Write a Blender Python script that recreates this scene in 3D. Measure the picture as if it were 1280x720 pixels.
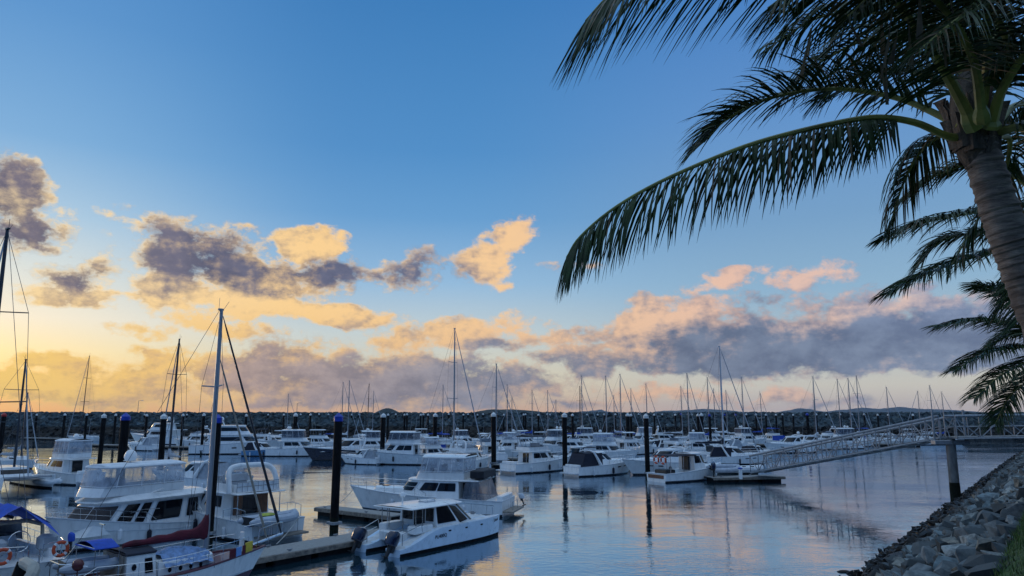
import bpy, bmesh, math, random
from mathutils import Vector, Matrix, noise as mnoise
R = math.radians
PI = math.pi
S = bpy.context.scene
for o in list(bpy.data.objects):
    bpy.data.objects.remove(o)
COL = S.collection
random.seed(7)

# ------------------------------------------------------------------ camera
F_PX, EYE, PITCH = 923.0, 7.0, math.atan(157 / 923)
cam = bpy.data.cameras.new("camera")
cam.sensor_width = 36.0
cam.lens = F_PX / 1280 * 36
cam.clip_start, cam.clip_end = 0.1, 40000
cam_ob = bpy.data.objects.new("camera", cam)
COL.objects.link(cam_ob)
cam_ob.location = (0, 0, EYE)
cam_ob.rotation_euler = (PI / 2 + PITCH, 0, 0)
S.camera = cam_ob
CP, SP = math.cos(PITCH), math.sin(PITCH)


def ray(px, py):
    t = (py - 360) / F_PX
    return Vector(((px - 640) / F_PX, CP + t * SP, SP - t * CP))


def W(px, py, z=0.0):
    "where the sight line through a photo pixel meets the height z"
    d = ray(px, py)
    return Vector((0, 0, EYE)) + d * ((z - EYE) / d.z)


def WY(px, py, Y):
    "where the sight line through a photo pixel reaches the distance Y"
    d = ray(px, py)
    return Vector((0, 0, EYE)) + d * (Y / d.y)


def pxl(p):
    d = Vector(p) - Vector((0, 0, EYE))
    dep = d.y * CP + d.z * SP
    up = -d.y * SP + d.z * CP
    if dep < 0.1:
        return (-9999, -9999, dep)
    return (640 + F_PX * d.x / dep, 360 - F_PX * up / dep, dep)


# ------------------------------------------------------------------ light and sky
SUN_AZ, SUN_EL = -43.0, 3.0
S.view_settings.view_transform = 'Standard'
S.view_settings.look = 'None'
S.view_settings.exposure = 0.0
S.view_settings.gamma = 1.0
S.view_settings.use_curve_mapping = False

sun = bpy.data.lights.new("sun", 'SUN')
sun.energy = 0.5
sun.angle = R(10)
sun.color = (1.0, 0.72, 0.45)
sun_ob = bpy.data.objects.new("sun", sun)
COL.objects.link(sun_ob)
sd = Vector((math.sin(R(SUN_AZ)) * math.cos(R(SUN_EL)), math.cos(R(SUN_AZ)) * math.cos(R(SUN_EL)), math.sin(R(SUN_EL))))
sun_ob.rotation_euler = sd.to_track_quat('Z', 'Y').to_euler()

world = bpy.data.worlds.new("World")
S.world = world
world.use_nodes = True
WN = world.node_tree
WN.nodes.clear()


class NT:
    def __init__(s, tree):
        s.t = tree

    def _in(s, sock, v):
        if hasattr(v, 'is_linked') or hasattr(v, 'links'):
            s.t.links.new(v, sock)
        else:
            sock.default_value = v

    def node(s, typ, **kw):
        n = s.t.nodes.new(typ)
        for k, v in kw.items():
            setattr(n, k, v)
        return n

    def math(s, op, a, b=None, c=None, clamp=False):
        n = s.node('ShaderNodeMath', operation=op, use_clamp=clamp)
        for i, v in enumerate((a, b, c)):
            if v is not None:
                s._in(n.inputs[i], v)
        return n.outputs[0]

    def vmath(s, op, a, b=None, c=None):
        n = s.node('ShaderNodeVectorMath', operation=op)
        for i, v in enumerate((a, b, c)):
            if v is not None:
                s._in(n.inputs[i], v)
        return n.outputs[0]

    def mix(s, f, a, b, typ='MIX'):
        n = s.node('ShaderNodeMix', data_type='RGBA', blend_type=typ)
        s._in(n.inputs[0], f)
        for k, v in ((6, a), (7, b)):
            if isinstance(v, tuple) and len(v) == 3:
                v = v + (1,)
            s._in(n.inputs[k], v)
        return n.outputs[2]

    def smooth(s, v, lo, hi, o0=0.0, o1=1.0):
        n = s.node('ShaderNodeMapRange', interpolation_type='SMOOTHSTEP')
        s._in(n.inputs[0], v)
        for i, q in enumerate((lo, hi, o0, o1)):
            n.inputs[1 + i].default_value = q
        return n.outputs[0]

    def noise(s, vec, scale, detail=4, rough=.55, out=0):
        n = s.node('ShaderNodeTexNoise')
        if vec is not None:
            s._in(n.inputs['Vector'], vec)
        n.inputs['Scale'].default_value = scale
        n.inputs['Detail'].default_value = detail
        n.inputs['Roughness'].default_value = rough
        return n.outputs[out]

    def ramp(s, f, stops):
        n = s.node('ShaderNodeValToRGB')
        s._in(n.inputs[0], f)
        e = n.color_ramp.elements
        while len(e) < len(stops):
            e.new(0.5)
        for el, (p, c) in zip(e, stops):
            el.position = p
            el.color = tuple(c) + (1,)
        return n.outputs[0]


def lin(r, g, b):
    f = lambda u: (u / 255 / 12.92) if u <= 10 else ((u / 255 + .055) / 1.055) ** 2.4
    return (f(r), f(g), f(b))


def build_sky():
    n = NT(WN)
    tc = n.node('ShaderNodeTexCoord').outputs['Generated']
    sx = n.node('ShaderNodeSeparateXYZ')
    WN.links.new(tc, sx.inputs[0])
    az = n.math('ARCTAN2', sx.outputs[0], sx.outputs[1])
    el = n.math('ARCSINE', sx.outputs[2])
    cv = n.node('ShaderNodeCombineXYZ')
    WN.links.new(az, cv.inputs[0])
    WN.links.new(el, cv.inputs[1])
    vec = cv.outputs[0]
    e40 = n.math('DIVIDE', el, R(50), clamp=True)
    d = lambda x: x / 50
    fill_zen = lin(186, 216, 250)  # zenith out of view, brightened beyond real dusk as fill on the boats
    sunside = n.ramp(e40, [(d(0), lin(238, 184, 112)), (d(2), lin(255, 216, 142)), (d(4), lin(254, 236, 182)), (d(6.2), lin(246, 240, 220)),
                           (d(9.5), lin(216, 228, 228)), (d(13), lin(172, 208, 234)), (d(18), lin(122, 178, 226)), (d(26), lin(92, 154, 214)), (d(34), lin(76, 140, 206)), (d(50), fill_zen)])
    centre = n.ramp(e40, [(d(0), lin(228, 180, 144)), (d(1.0), lin(218, 192, 164)), (d(3), lin(222, 214, 190)), (d(6), lin(200, 214, 218)), (d(10), lin(150, 192, 228)),
                          (d(15), lin(102, 162, 216)), (d(20), lin(80, 146, 207)), (d(31), lin(60, 128, 193)), (d(36), lin(60, 128, 193)), (d(50), fill_zen)])
    far = n.ramp(e40, [(d(0), lin(196, 184, 184)), (d(2), lin(206, 204, 196)), (d(5), lin(182, 198, 206)), (d(9), lin(146, 184, 214)),
                       (d(14), lin(122, 166, 208)), (d(22), lin(98, 150, 210)), (d(31), lin(70, 130, 200)), (d(36), lin(70, 130, 200)), (d(50), fill_zen)])
    back = n.ramp(e40, [(d(0), lin(42, 90, 148)), (d(8), lin(46, 98, 162)), (d(25), lin(76, 134, 202)), (d(50), fill_zen)])
    f1 = n.smooth(az, R(-36), R(-12))
    f2 = n.smooth(az, R(-6), R(20))
    sky = n.mix(f1, sunside, centre)
    sky = n.mix(f2, sky, far)
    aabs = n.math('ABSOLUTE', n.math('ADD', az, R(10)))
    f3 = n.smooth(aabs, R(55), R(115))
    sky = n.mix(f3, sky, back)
    # the physical dusk sky under it
    ns = n.node('ShaderNodeTexSky', sky_type='NISHITA')
    ns.sun_disc = False
    ns.sun_elevation = R(SUN_EL)
    ns.sun_rotation = R(SUN_AZ % 360)
    nis = n.mix(1.0, ns.outputs[0], (0.1, 0.1, 0.1), 'MULTIPLY')
    sky = n.mix(0.10, sky, nis)

    # clouds: soft patches at fixed bearings, torn by noise
    def ang(px, py):
        r = ray(px, py).normalized()
        return math.atan2(r.x, r.y), math.asin(r.z)

    stretch = n.vmath('MULTIPLY', vec, (1.0, 1.45, 1.0))
    w1 = n.vmath('SUBTRACT', n.noise(stretch, 9.0, 5, .6, 1), (.5, .5, .5))
    w1 = n.vmath('MULTIPLY', w1, (.10, .06, 0))
    vw = n.vmath('ADD', vec, w1)

    def field(blobs):
        acc = None
        for (px, py, rx, ry, rot, wt) in blobs:
            a, e = ang(px, py)
            m = n.node('ShaderNodeMapping', vector_type='TEXTURE')
            WN.links.new(vw, m.inputs[0])
            m.inputs[1].default_value = (a, e, 0)
            m.inputs[2].default_value = (0, 0, R(rot))
            m.inputs[3].default_value = (rx / 880, ry / 880, 1)
            g = n.node('ShaderNodeTexGradient', gradient_type='SPHERICAL')
            WN.links.new(m.outputs[0], g.inputs[0])
            v = n.math('MULTIPLY', g.outputs[1], wt) if wt != 1 else g.outputs[1]
            acc = v if acc is None else n.math('MAXIMUM', acc, v)
        return acc

    # px, py, rx, ry, tilt, weight (rx, ry in photo pixels: the patch fades out there)
    dark = [(6, 240, 60, 56, 0, .95), (26, 285, 66, 34, 15, .8), (300, 336, 160, 50, -8, 1.05), (395, 338, 105, 34, 8, .85), (225, 325, 85, 36, -5, .75),
            (110, 340, 85, 34, 0, .7), (235, 298, 70, 34, 0, .65), (520, 338, 90, 36, 20, .62), (470, 345, 70, 25, 0, .45), (580, 335, 50, 40, 0, .5),
            (450, 478, 330, 48, 0, 1.15), (345, 452, 120, 40, 0, .85), (620, 475, 150, 34, 0, .85), (600, 430, 120, 20, -4, .75),
            (720, 505, 190, 16, 0, .5), (190, 494, 270, 18, 0, .5), (1010, 503, 130, 12, 0, .5), (960, 380, 85, 15, 5, .5), (1130, 350, 90, 22, 0, .4)]
    darkr = [(870, 432, 180, 70, 0, 1.15), (985, 446, 190, 54, 0, 1.1), (1105, 430, 240, 74, 0, 1.2), (1260, 430, 220, 66, 0, 1.1), (750, 455, 110, 34, 0, .8), (690, 450, 80, 20, 0, .6)]
    lit = [(5, 242, 30, 22, 0, .8), (85, 262, 34, 30, 0, .5), (330, 380, 200, 24, -7, 1.25), (400, 392, 130, 22, -6, 1.3), (388, 303, 58, 28, 20, 1.3), (330, 322, 70, 20, -10, .6), (350, 350, 90, 24, -8, .8),
           (185, 376, 220, 15, -4, .7), (270, 403, 130, 17, -6, .8), (180, 413, 60, 14, 0, .55), (120, 374, 90, 14, 0, .45), (300, 410, 60, 18, 0, .6),
           (610, 328, 44, 50, 10, 1.25), (636, 295, 48, 26, 15, .95), (565, 418, 150, 28, 8, .95), (690, 424, 100, 20, 0, .65), (490, 430, 60, 18, 0, .7),
           (90, 480, 240, 34, 0, .95), (200, 462, 110, 34, 10, .9), (60, 452, 90, 20, 0, .6), (355, 440, 50, 24, 10, .6),
           (905, 352, 80, 17, 4, .75), (1012, 350, 72, 22, 12, .7), (980, 492, 60, 16, 0, .8), (810, 494, 160, 16, 0, .6), (660, 484, 90, 12, 0, .5),
           (130, 260, 120, 16, -20, .33), (250, 285, 130, 18, -15, .33), (60, 240, 60, 12, -15, .3), (180, 300, 90, 14, -10, .3), (720, 330, 90, 16, 0, .25)]
    litr = [(800, 406, 115, 44, 15, 1.1), (858, 396, 105, 34, 0, 1.15), (930, 405, 60, 22, 0, .7), (1095, 385, 90, 22, 0, .75), (745, 440, 70, 22, 0, .8), (1038, 402, 60, 26, 0, .8), (1165, 376, 90, 22, 0, .75), (800, 440, 60, 26, 0, .9), (900, 430, 50, 20, 0, .7)]
    sv = n.node('ShaderNodeSeparateXYZ')
    WN.links.new(vw, sv.inputs[0])
    base = n.smooth(sv.outputs[1], ang(900, 486)[1], ang(900, 458)[1])
    Dd = n.math('MAXIMUM', field(dark), n.math('MULTIPLY', field(darkr), base))
    Dl = n.math('MAXIMUM', field(lit), n.math('MULTIPLY', field(litr), base))
    fb = n.noise(stretch, 19.0, 10, .64)
    fb2 = n.noise(n.vmath('ADD', stretch, (-.007, .006, 0)), 19.0, 10, .62)
    lg = n.noise(stretch, 8.5, 4, .6)
    lg2 = n.noise(n.vmath('ADD', stretch, (-.035, .022, 0)), 8.5, 4, .6)
    nz = n.math('MULTIPLY_ADD', n.math('SUBTRACT', fb, .5), 2.3, .06)
    Dm = n.math('MAXIMUM', Dd, Dl)
    tot = n.math('ADD', Dm, n.math('MULTIPLY', nz, n.smooth(Dm, .0, .22)))
    cov = n.smooth(tot, .20, .62)
    relief = n.math('SUBTRACT', fb, fb2)
    big = n.math('SUBTRACT', lg, lg2)
    diff = n.math('SUBTRACT', Dl, Dd)
    sunf = n.smooth(az, R(-30), R(25), 1.0, 0.0)
    edge = n.math('MULTIPLY', n.math('MULTIPLY', cov, n.math('SUBTRACT', 1.0, cov)), n.math('MULTIPLY_ADD', sunf, 1.3, .4))
    l = n.math('MULTIPLY_ADD', diff, .72, .40)
    l = n.math('MULTIPLY_ADD', relief, 2.2, l)
    l = n.math('MULTIPLY_ADD', big, 1.6, l)
    l = n.math('ADD', l, edge)
    l = n.smooth(l, -.10, 1.0)
    azn = n.smooth(az, R(-36), R(34))
    azl = n.math('MULTIPLY_ADD', az, 1 / R(70), .5, clamp=True)
    dcol_hi = n.ramp(azl, [(0, lin(112, 104, 118)), (.3, lin(96, 98, 122)), (.5, lin(112, 118, 142)), (.72, lin(106, 120, 146)), (1, lin(122, 138, 172))])
    dcol_lo = n.ramp(azl, [(0, lin(190, 150, 110)), (.22, lin(166, 146, 142)), (.45, lin(136, 137, 152)), (.7, lin(108, 120, 144)), (1, lin(116, 132, 160))])
    lcol_hi = n.ramp(azl, [(0, lin(252, 222, 170)), (.28, lin(255, 212, 146)), (.5, lin(248, 204, 152)), (.75, lin(232, 192, 172)), (1, lin(216, 194, 190))])
    lcol_lo = n.ramp(azl, [(0, lin(248, 206, 116)), (.28, lin(242, 196, 130)), (.5, lin(232, 190, 150)), (.75, lin(226, 188, 164)), (1, lin(205, 192, 190))])
    fel = n.smooth(el, R(4), R(9))
    dcol = n.mix(fel, dcol_lo, dcol_hi)
    lcol = n.mix(fel, lcol_lo, lcol_hi)
    dcol = n.mix(n.smooth(fb, .32, .66), n.mix(1.0, dcol, (.72, .74, .80), 'MULTIPLY'), n.mix(1.0, dcol, (1.22, 1.2, 1.16), 'MULTIPLY'))
    ccol = n.mix(l, dcol, lcol)
    above = n.smooth(el, R(-.2), R(.5))
    cov = n.math('MULTIPLY', cov, above)
    cov = n.math('MULTIPLY', cov, .96)
    out = n.mix(cov, sky, ccol)
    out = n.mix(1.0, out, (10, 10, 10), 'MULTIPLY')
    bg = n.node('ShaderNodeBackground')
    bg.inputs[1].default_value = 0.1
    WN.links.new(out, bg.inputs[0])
    wo = n.node('ShaderNodeOutputWorld')
    WN.links.new(bg.outputs[0], wo.inputs[0])


build_sky()
world.cycles.sampling_method = 'MANUAL'
world.cycles.sample_map_resolution = 512

# ------------------------------------------------------------------ materials
_mats = {}


def M(name, col=(.5, .5, .5), rough=.5, metal=0.0, spec=.5, var=.08, vscale=2.5, stretch=(1, 1, 1), bump=0.0, bscale=30, coat=0.0, rand=0.0):
    if name in _mats:
        return _mats[name]
    m = bpy.data.materials.new(name)
    m.use_nodes = True
    t = NT(m.node_tree)
    b = m.node_tree.nodes['Principled BSDF']
    tc = t.node('ShaderNodeTexCoord').outputs['Object']
    v = t.vmath('MULTIPLY', tc, stretch)
    nz = t.noise(v, vscale, 5, .6)
    lo = tuple(max(0, c * (1 - var * 2)) for c in col)
    hi = tuple(min(1, c * (1 + var)) for c in col)
    c = t.mix(t.smooth(nz, .25, .7), lo, hi)
    if rand:
        oi = t.node('ShaderNodeObjectInfo').outputs['Random']
        c = t.mix(t.math('MULTIPLY', oi, rand), c, tuple(q * .3 for q in col))
    t._in(b.inputs['Base Color'], c)
    b.inputs['Roughness'].default_value = rough
    t._in(b.inputs['Roughness'], t.math('MULTIPLY_ADD', nz, .25 * rough, rough * .88))
    b.inputs['Metallic'].default_value = metal
    b.inputs['Specular IOR Level'].default_value = spec
    b.inputs['Coat Weight'].default_value = coat
    if bump:
        bn = t.node('ShaderNodeBump')
        bn.inputs['Strength'].default_value = bump
        bn.inputs['Distance'].default_value = .02
        t._in(bn.inputs['Height'], t.noise(tc, bscale, 4))
        m.node_tree.links.new(bn.outputs[0], b.inputs['Normal'])
    _mats[name] = m
    return m


def make_clear(name, tint, opac):
    m = bpy.data.materials.new(name)
    m.use_nodes = True
    t = NT(m.node_tree)
    m.node_tree.nodes.clear()
    tr = t.node('ShaderNodeBsdfTransparent')
    tr.inputs[0].default_value = (.93, .95, .97, 1)
    pb = t.node('ShaderNodeBsdfPrincipled')
    pb.inputs['Base Color'].default_value = tint + (1,)
    pb.inputs['Roughness'].default_value = .22
    tc = t.node('ShaderNodeTexCoord').outputs['Object']
    nz = t.noise(t.vmath('MULTIPLY', tc, (1, 1, .6)), 2.2, 3)
    bn = t.node('ShaderNodeBump')
    bn.inputs['Strength'].default_value = .35
    bn.inputs['Distance'].default_value = .05
    t._in(bn.inputs['Height'], nz)
    m.node_tree.links.new(bn.outputs[0], pb.inputs['Normal'])
    mx = t.node('ShaderNodeMixShader')
    t._in(mx.inputs[0], t.smooth(nz, .3, .7, opac - .16, opac + .16))
    m.node_tree.links.new(tr.outputs[0], mx.inputs[1])
    m.node_tree.links.new(pb.outputs[0], mx.inputs[2])
    o = t.node('ShaderNodeOutputMaterial')
    m.node_tree.links.new(mx.outputs[0], o.inputs[0])
    return m


WHITE = M('white_gelcoat', (.80, .80, .79), .28, var=.055, vscale=1.4, stretch=(2, 2, .7), coat=.3)
CREAM = M('cream_paint', (.72, .69, .58), .4, var=.1)
GREYW = M('grey_gelcoat', (.55, .58, .62), .32, var=.08, coat=.2)
DECKM = M('nonslip_deck', (.66, .67, .67), .6, var=.1, bump=.15, bscale=90)
TEAK = M('weathered_teak', (.26, .22, .18), .75, var=.2, vscale=6, stretch=(1, 8, 1))
NAVY = M('navy_gelcoat', (.012, .016, .035), .2, var=.15, coat=.4)
BLUEH = M('blue_gelcoat', (.10, .24, .42), .25, var=.1, coat=.3)
MAROONH = M('maroon_paint', (.10, .012, .02), .3, var=.2, coat=.2)
ANTIF = M('dark_antifouling', (.008, .009, .013), .7, spec=.12, var=.3)
GLASS = M('tinted_glass', (.006, .008, .012), .06, spec=.4, var=.1)
SCREEN = M('windscreen_cover', (.055, .045, .045), .8, var=.15)
STEEL = M('stainless_steel', (.62, .64, .66), .22, 1.0, var=.05)
ALLOY = M('mast_alloy', (.30, .32, .35), .45, .4, var=.1, stretch=(1, 1, .2))
DARKMAST = M('mast_silhouette_tone', (.03, .035, .045), .4, var=.2)  # darkness of masts backlit against the sky, put into the colour
BLUECAN = M('blue_canvas', (.015, .07, .42), .8, var=.15, vscale=3)
WIRE = M('dull_wire', (.10, .10, .11), .5, .3)
NAVYCAN = M('navy_canvas', (.012, .015, .03), .85, var=.2)
MAROONCAN = M('maroon_canvas', (.10, .008, .02), .85, var=.18)
GREYCAN = M('grey_canvas', (.33, .36, .40), .85, var=.12)
PALEBLUECAN = M('faded_blue_tarpaulin', (.16, .27, .48), .65, var=.25, vscale=4, bump=.5, bscale=6)
TANCAN = M('tan_canvas', (.36, .31, .25), .85, var=.15)
WHITECAN = M('white_canvas', (.70, .72, .74), .75, var=.08)
BLACK = M('black_plastic', (.015, .015, .017), .45, var=.2)
RUBBER = M('grey_hypalon', (.42, .46, .52), .55, var=.1)
ENGINE = M('dark_blue_cowling', (.010, .016, .045), .2, var=.2, coat=.4)
ORANGE = M('orange_lifebuoy', (.55, .07, .02), .55, var=.15)
YELLOW = M('yellow_plastic', (.62, .45, .03), .5, var=.15)
PILEM = M('dark_pile_sleeve', (.009, .0085, .0095), .7, spec=.10, var=.35, vscale=3, stretch=(1, 1, .25), bump=.2)
PILEBASE = M('weedy_pile_foot', (.012, .015, .010), .8, spec=.1, var=.4, vscale=8, bump=.5)
CAPW = M('white_pile_cap', (.70, .70, .68), .4, var=.15)
CAPB = M('blue_pile_cap', (.008, .04, .38), .35, var=.15)
CAPR = M('red_pile_cap', (.45, .02, .02), .4, var=.15)
DOCKM = M('weathered_dock_boards', (.30, .29, .27), .8, var=.25, vscale=4, stretch=(1, 10, 1), bump=.3)
FLOATM = M('black_dock_float', (.010, .010, .011), .7, spec=.12, var=.3)
GALV = M('galvanised_steel', (.28, .295, .315), .5, .4, var=.15, vscale=5)
CLEAR = make_clear('clear_vinyl', (.55, .60, .68), .42)
CLEARD = make_clear('smoky_vinyl', (.10, .12, .16), .62)


# ------------------------------------------------------------------ mesh tools
class MB:
    def __init__(s):
        s.v, s.f, s.mi = [], [], []

    def add(s, vs, fs, mi=0):
        b = len(s.v)
        s.v += [tuple(v) for v in vs]
        for k, f in enumerate(fs):
            s.f.append(tuple(b + i for i in f))
            s.mi.append(mi[k] if isinstance(mi, list) else mi)

    def box(s, x0, x1, y0, y1, z0, z1, c=None, mi=0):
        "a box with chamfered edges"
        dx, dy, dz = x1 - x0, y1 - y0, z1 - z0
        if c is None:
            c = .12 * min(dx, dy, dz)
        rings = []
        for z, i in ((z0, c), (z0 + c, 0), (z1 - c, 0), (z1, c)):
            a0, a1, b0, b1 = x0 + i, x1 - i, y0 + i, y1 - i
            rings.append([(a0 + c, b0, z), (a1 - c, b0, z), (a1, b0 + c, z), (a1, b1 - c, z), (a1 - c, b1, z), (a0 + c, b1, z), (a0, b1 - c, z), (a0, b0 + c, z)])
        s.loft(rings, mi, True, True)

    def loft(s, rings, mi=0, cap0=False, cap1=False, closed=True):
        n = len(rings[0])
        vs = [p for r in rings for p in r]
        fs = []
        m = []
        for i in range(len(rings) - 1):
            for j in range(n if closed else n - 1):
                k = (j + 1) % n
                fs.append((i * n + j, i * n + k, (i + 1) * n + k, (i + 1) * n + j))
                m.append(mi[j] if isinstance(mi, list) else mi)
        m0 = mi[0] if isinstance(mi, list) else mi
        if cap0:
            fs.append(tuple(range(n)))
            m.append(m0)
        if cap1:
            fs.append(tuple((len(rings) - 1) * n + j for j in range(n)))
            m.append(m0)
        s.add(vs, fs, m)

    def tube(s, pts, r, n=6, mi=0, r1=None, cap=True):
        pts = [Vector(p) for p in pts]
        if len(pts) < 2:
            return
        rings = []
        up = Vector((0, 0, 1))
        t0 = (pts[1] - pts[0]).normalized()
        if abs(t0.z) > .95:
            up = Vector((1, 0, 0))
        nrm = t0.cross(up).normalized()
        for i, p in enumerate(pts):
            if i == 0:
                t = pts[1] - pts[0]
            elif i == len(pts) - 1:
                t = pts[-1] - pts[-2]
            else:
                t = (pts[i + 1] - pts[i]).normalized() + (pts[i] - pts[i - 1]).normalized()
            t = t.normalized() if t.length > 1e-9 else t0
            nrm = (nrm - t * nrm.dot(t))
            nrm = nrm.normalized() if nrm.length > 1e-6 else t.orthogonal().normalized()
            b = t.cross(nrm)
            u = i / (len(pts) - 1)
            rr = r[i] if isinstance(r, (list, tuple)) else (r + ((r1 if r1 is not None else r) - r) * u)
            rings.append([p + (nrm * math.cos(2 * PI * k / n) + b * math.sin(2 * PI * k / n)) * rr for k in range(n)])
        s.loft(rings, mi, cap, cap)

    def ell(s, c, rx, ry, rz, nu=10, nv=7, mi=0, half=False):
        rings = []
        v0 = 0 if half else -PI / 2
        for i in range(nv + 1):
            a = v0 + (PI / 2 - v0) * i / nv
            q = max(math.cos(a), .02)
            rings.append([(c[0] + rx * q * math.cos(2 * PI * k / nu), c[1] + ry * q * math.sin(2 * PI * k / nu), c[2] + rz * math.sin(a)) for k in range(nu)])
        s.loft(rings, mi, True, True)

    def cone(s, c, r0, r1, h, n=12, mi=0):
        s.loft([[(c[0] + r * math.cos(2 * PI * k / n), c[1] + r * math.sin(2 * PI * k / n), z) for k in range(n)] for r, z in ((r0, c[2]), (r1, c[2] + h))], mi, True, True)

    def build(s, name, mats, parent=None, smooth=True, ang=32, label=None):
        if not s.v:
            return None
        me = bpy.data.meshes.new(name)
        me.from_pydata(s.v, [], s.f)
        if not isinstance(mats, (list, tuple)):
            mats = [mats]
        for m in mats:
            me.materials.append(m)
        me.polygons.foreach_set('material_index', s.mi)
        bm = bmesh.new()
        bm.from_mesh(me)
        bmesh.ops.recalc_face_normals(bm, faces=bm.faces)
        bm.to_mesh(me)
        bm.free()
        if smooth:
            me.polygons.foreach_set('use_smooth', [True] * len(me.polygons))
            me.set_sharp_from_angle(angle=R(ang))
        o = bpy.data.objects.new(name, me)
        COL.objects.link(o)
        if parent:
            o.parent = parent
        if label:
            o['label'] = label
        return o


def tag(o, label=None, cat=None, group=None, kind=None):
    if label:
        o['label'] = label
    if cat:
        o['category'] = cat
    if group:
        o['group'] = group
    if kind:
        o['kind'] = kind
    return o


def thing(name, label, cat, loc=(0, 0, 0), az=None, group=None):
    o = bpy.data.objects.new(name, None)
    COL.objects.link(o)
    o.empty_display_size = .3
    o.location = loc
    if az is not None:
        o.rotation_euler = (0, 0, PI / 2 - R(az))
    return tag(o, label, cat, group)


def copy_tree(o, parent=None):
    c = o.copy()
    COL.objects.link(c)
    if parent:
        c.parent = parent
    for ch in o.children:
        copy_tree(ch, c)
    return c


def lerp(a, b, t):
    return a + (b - a) * t


def text_part(name, body, size, mat, parent, mtx, shear=0.0):
    cu = bpy.data.curves.new(name, 'FONT')
    cu.body = body
    cu.size = size
    cu.extrude = .004
    cu.shear = shear
    cu.align_x = 'CENTER'
    t = bpy.data.objects.new(name, cu)
    COL.objects.link(t)
    dg = bpy.context.evaluated_depsgraph_get()
    me = bpy.data.meshes.new_from_object(t.evaluated_get(dg))
    bpy.data.objects.remove(t)
    me.transform(mtx)
    me.materials.clear()
    me.materials.append(mat)
    o = bpy.data.objects.new(name, me)
    COL.objects.link(o)
    o.parent = parent
    return o


def frame_mtx(pos, right, up):
    r = Vector(right).normalized()
    u = Vector(up)
    u = (u - r * u.dot(r)).normalized()
    n = r.cross(u)
    return Matrix(((r.x, u.x, n.x, pos[0]), (r.y, u.y, n.y, pos[1]), (r.z, u.z, n.z, pos[2]), (0, 0, 0, 1)))

# ------------------------------------------------------------------ water, hills, breakwater, bank
def water_material():
    m = bpy.data.materials.new('harbour_water')
    m.use_nodes = True
    t = NT(m.node_tree)
    m.node_tree.nodes.clear()
    tc = t.node('ShaderNodeTexCoord').outputs['Object']
    w = t.vmath('ADD', tc, t.vmath('MULTIPLY', t.vmath('SUBTRACT', t.noise(tc, .25, 2, .5, 1), (.5, .5, .5)), (1.6, 1.6, 0)))
    rip = t.noise(t.vmath('MULTIPLY', w, (1.0, 1.5, 1)), 1.7, 3, .55)
    swell = t.noise(t.vmath('MULTIPLY', tc, (1, 1.4, 1)), .18, 2, .5)
    patch = t.smooth(t.noise(t.vmath('MULTIPLY', tc, (1, 1.8, 1)), .045, 3, .6), .38, .66, .18, 1.0)
    h = t.math('MULTIPLY_ADD', t.math('MULTIPLY', rip, patch), .027, t.math('MULTIPLY', swell, .035))
    bn = t.node('ShaderNodeBump')
    bn.inputs['Strength'].default_value = 1.0
    bn.inputs['Distance'].default_value = 1.0
    t._in(bn.inputs['Height'], h)
    g = t.node('ShaderNodeBsdfGlossy')
    g.inputs[0].default_value = (.80, .89, .97, 1)
    g.inputs['Roughness'].default_value = .03
    d = t.node('ShaderNodeBsdfDiffuse')
    d.inputs[0].default_value = (.012, .042, .062, 1)
    fr = t.node('ShaderNodeFresnel')
    fr.inputs[0].default_value = 1.9
    for q in (g, d, fr):
        m.node_tree.links.new(bn.outputs[0], q.inputs['Normal'])
    f = t.math('POWER', fr.outputs[0], .46, clamp=True)
    mx = t.node('ShaderNodeMixShader')
    t._in(mx.inputs[0], f)
    m.node_tree.links.new(d.outputs[0], mx.inputs[1])
    m.node_tree.links.new(g.outputs[0], mx.inputs[2])
    o = t.node('ShaderNodeOutputMaterial')
    m.node_tree.links.new(mx.outputs[0], o.inputs[0])
    return m


b = MB()
b.add([(-8000, -300, 0), (8000, -300, 0), (8000, 9000, 0), (-8000, 9000, 0)], [(0, 1, 2, 3)])
tag(b.build('water', water_material(), smooth=False), kind='structure')


def hill_ridge(name, pts, Y, depth, col, jag, step=12):
    "a ridge whose skyline runs through photo pixels at distance Y, sloping down to the sea on both sides"
    P = [WY(x, y, Y) for x, y in pts]
    b = MB()
    rows = []
    n = int(abs(P[-1].x - P[0].x) / step) + 2
    for i in range(n):
        x = lerp(P[0].x, P[-1].x, i / (n - 1))
        for a, c in zip(P, P[1:]):
            if a.x <= x <= c.x + 1e-6:
                u = (x - a.x) / max(c.x - a.x, 1e-6)
                z = lerp(a.z, c.z, u * u * (3 - 2 * u) * .5 + u * .5)
                break
        z += jag * (mnoise.fractal(Vector((x * .02, Y, 0)), 1, 2, 4)) * min(1, max(0, z) / 20)
        z = max(z, .5)
        row = []
        for k in range(-6, 7):
            q = k / 6
            f = (1 - abs(q)) ** .9
            dy = q * depth + jag * 2 * mnoise.noise(Vector((x * .03, k * 1.7, 5)))
            row.append((x * (1 + q * depth / Y), Y + dy, -1 + (z + 1) * f + jag * .8 * mnoise.noise(Vector((x * .05, k * 2.1, 1))) * f * (1 - f) * 4))
        rows.append(row)
    b.loft(rows, closed=False)
    m = M(name + '_slope_tint', col, .9, var=.3, vscale=.02, spec=.1)
    return tag(b.build(name, m, ang=80), kind='structure')


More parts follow.
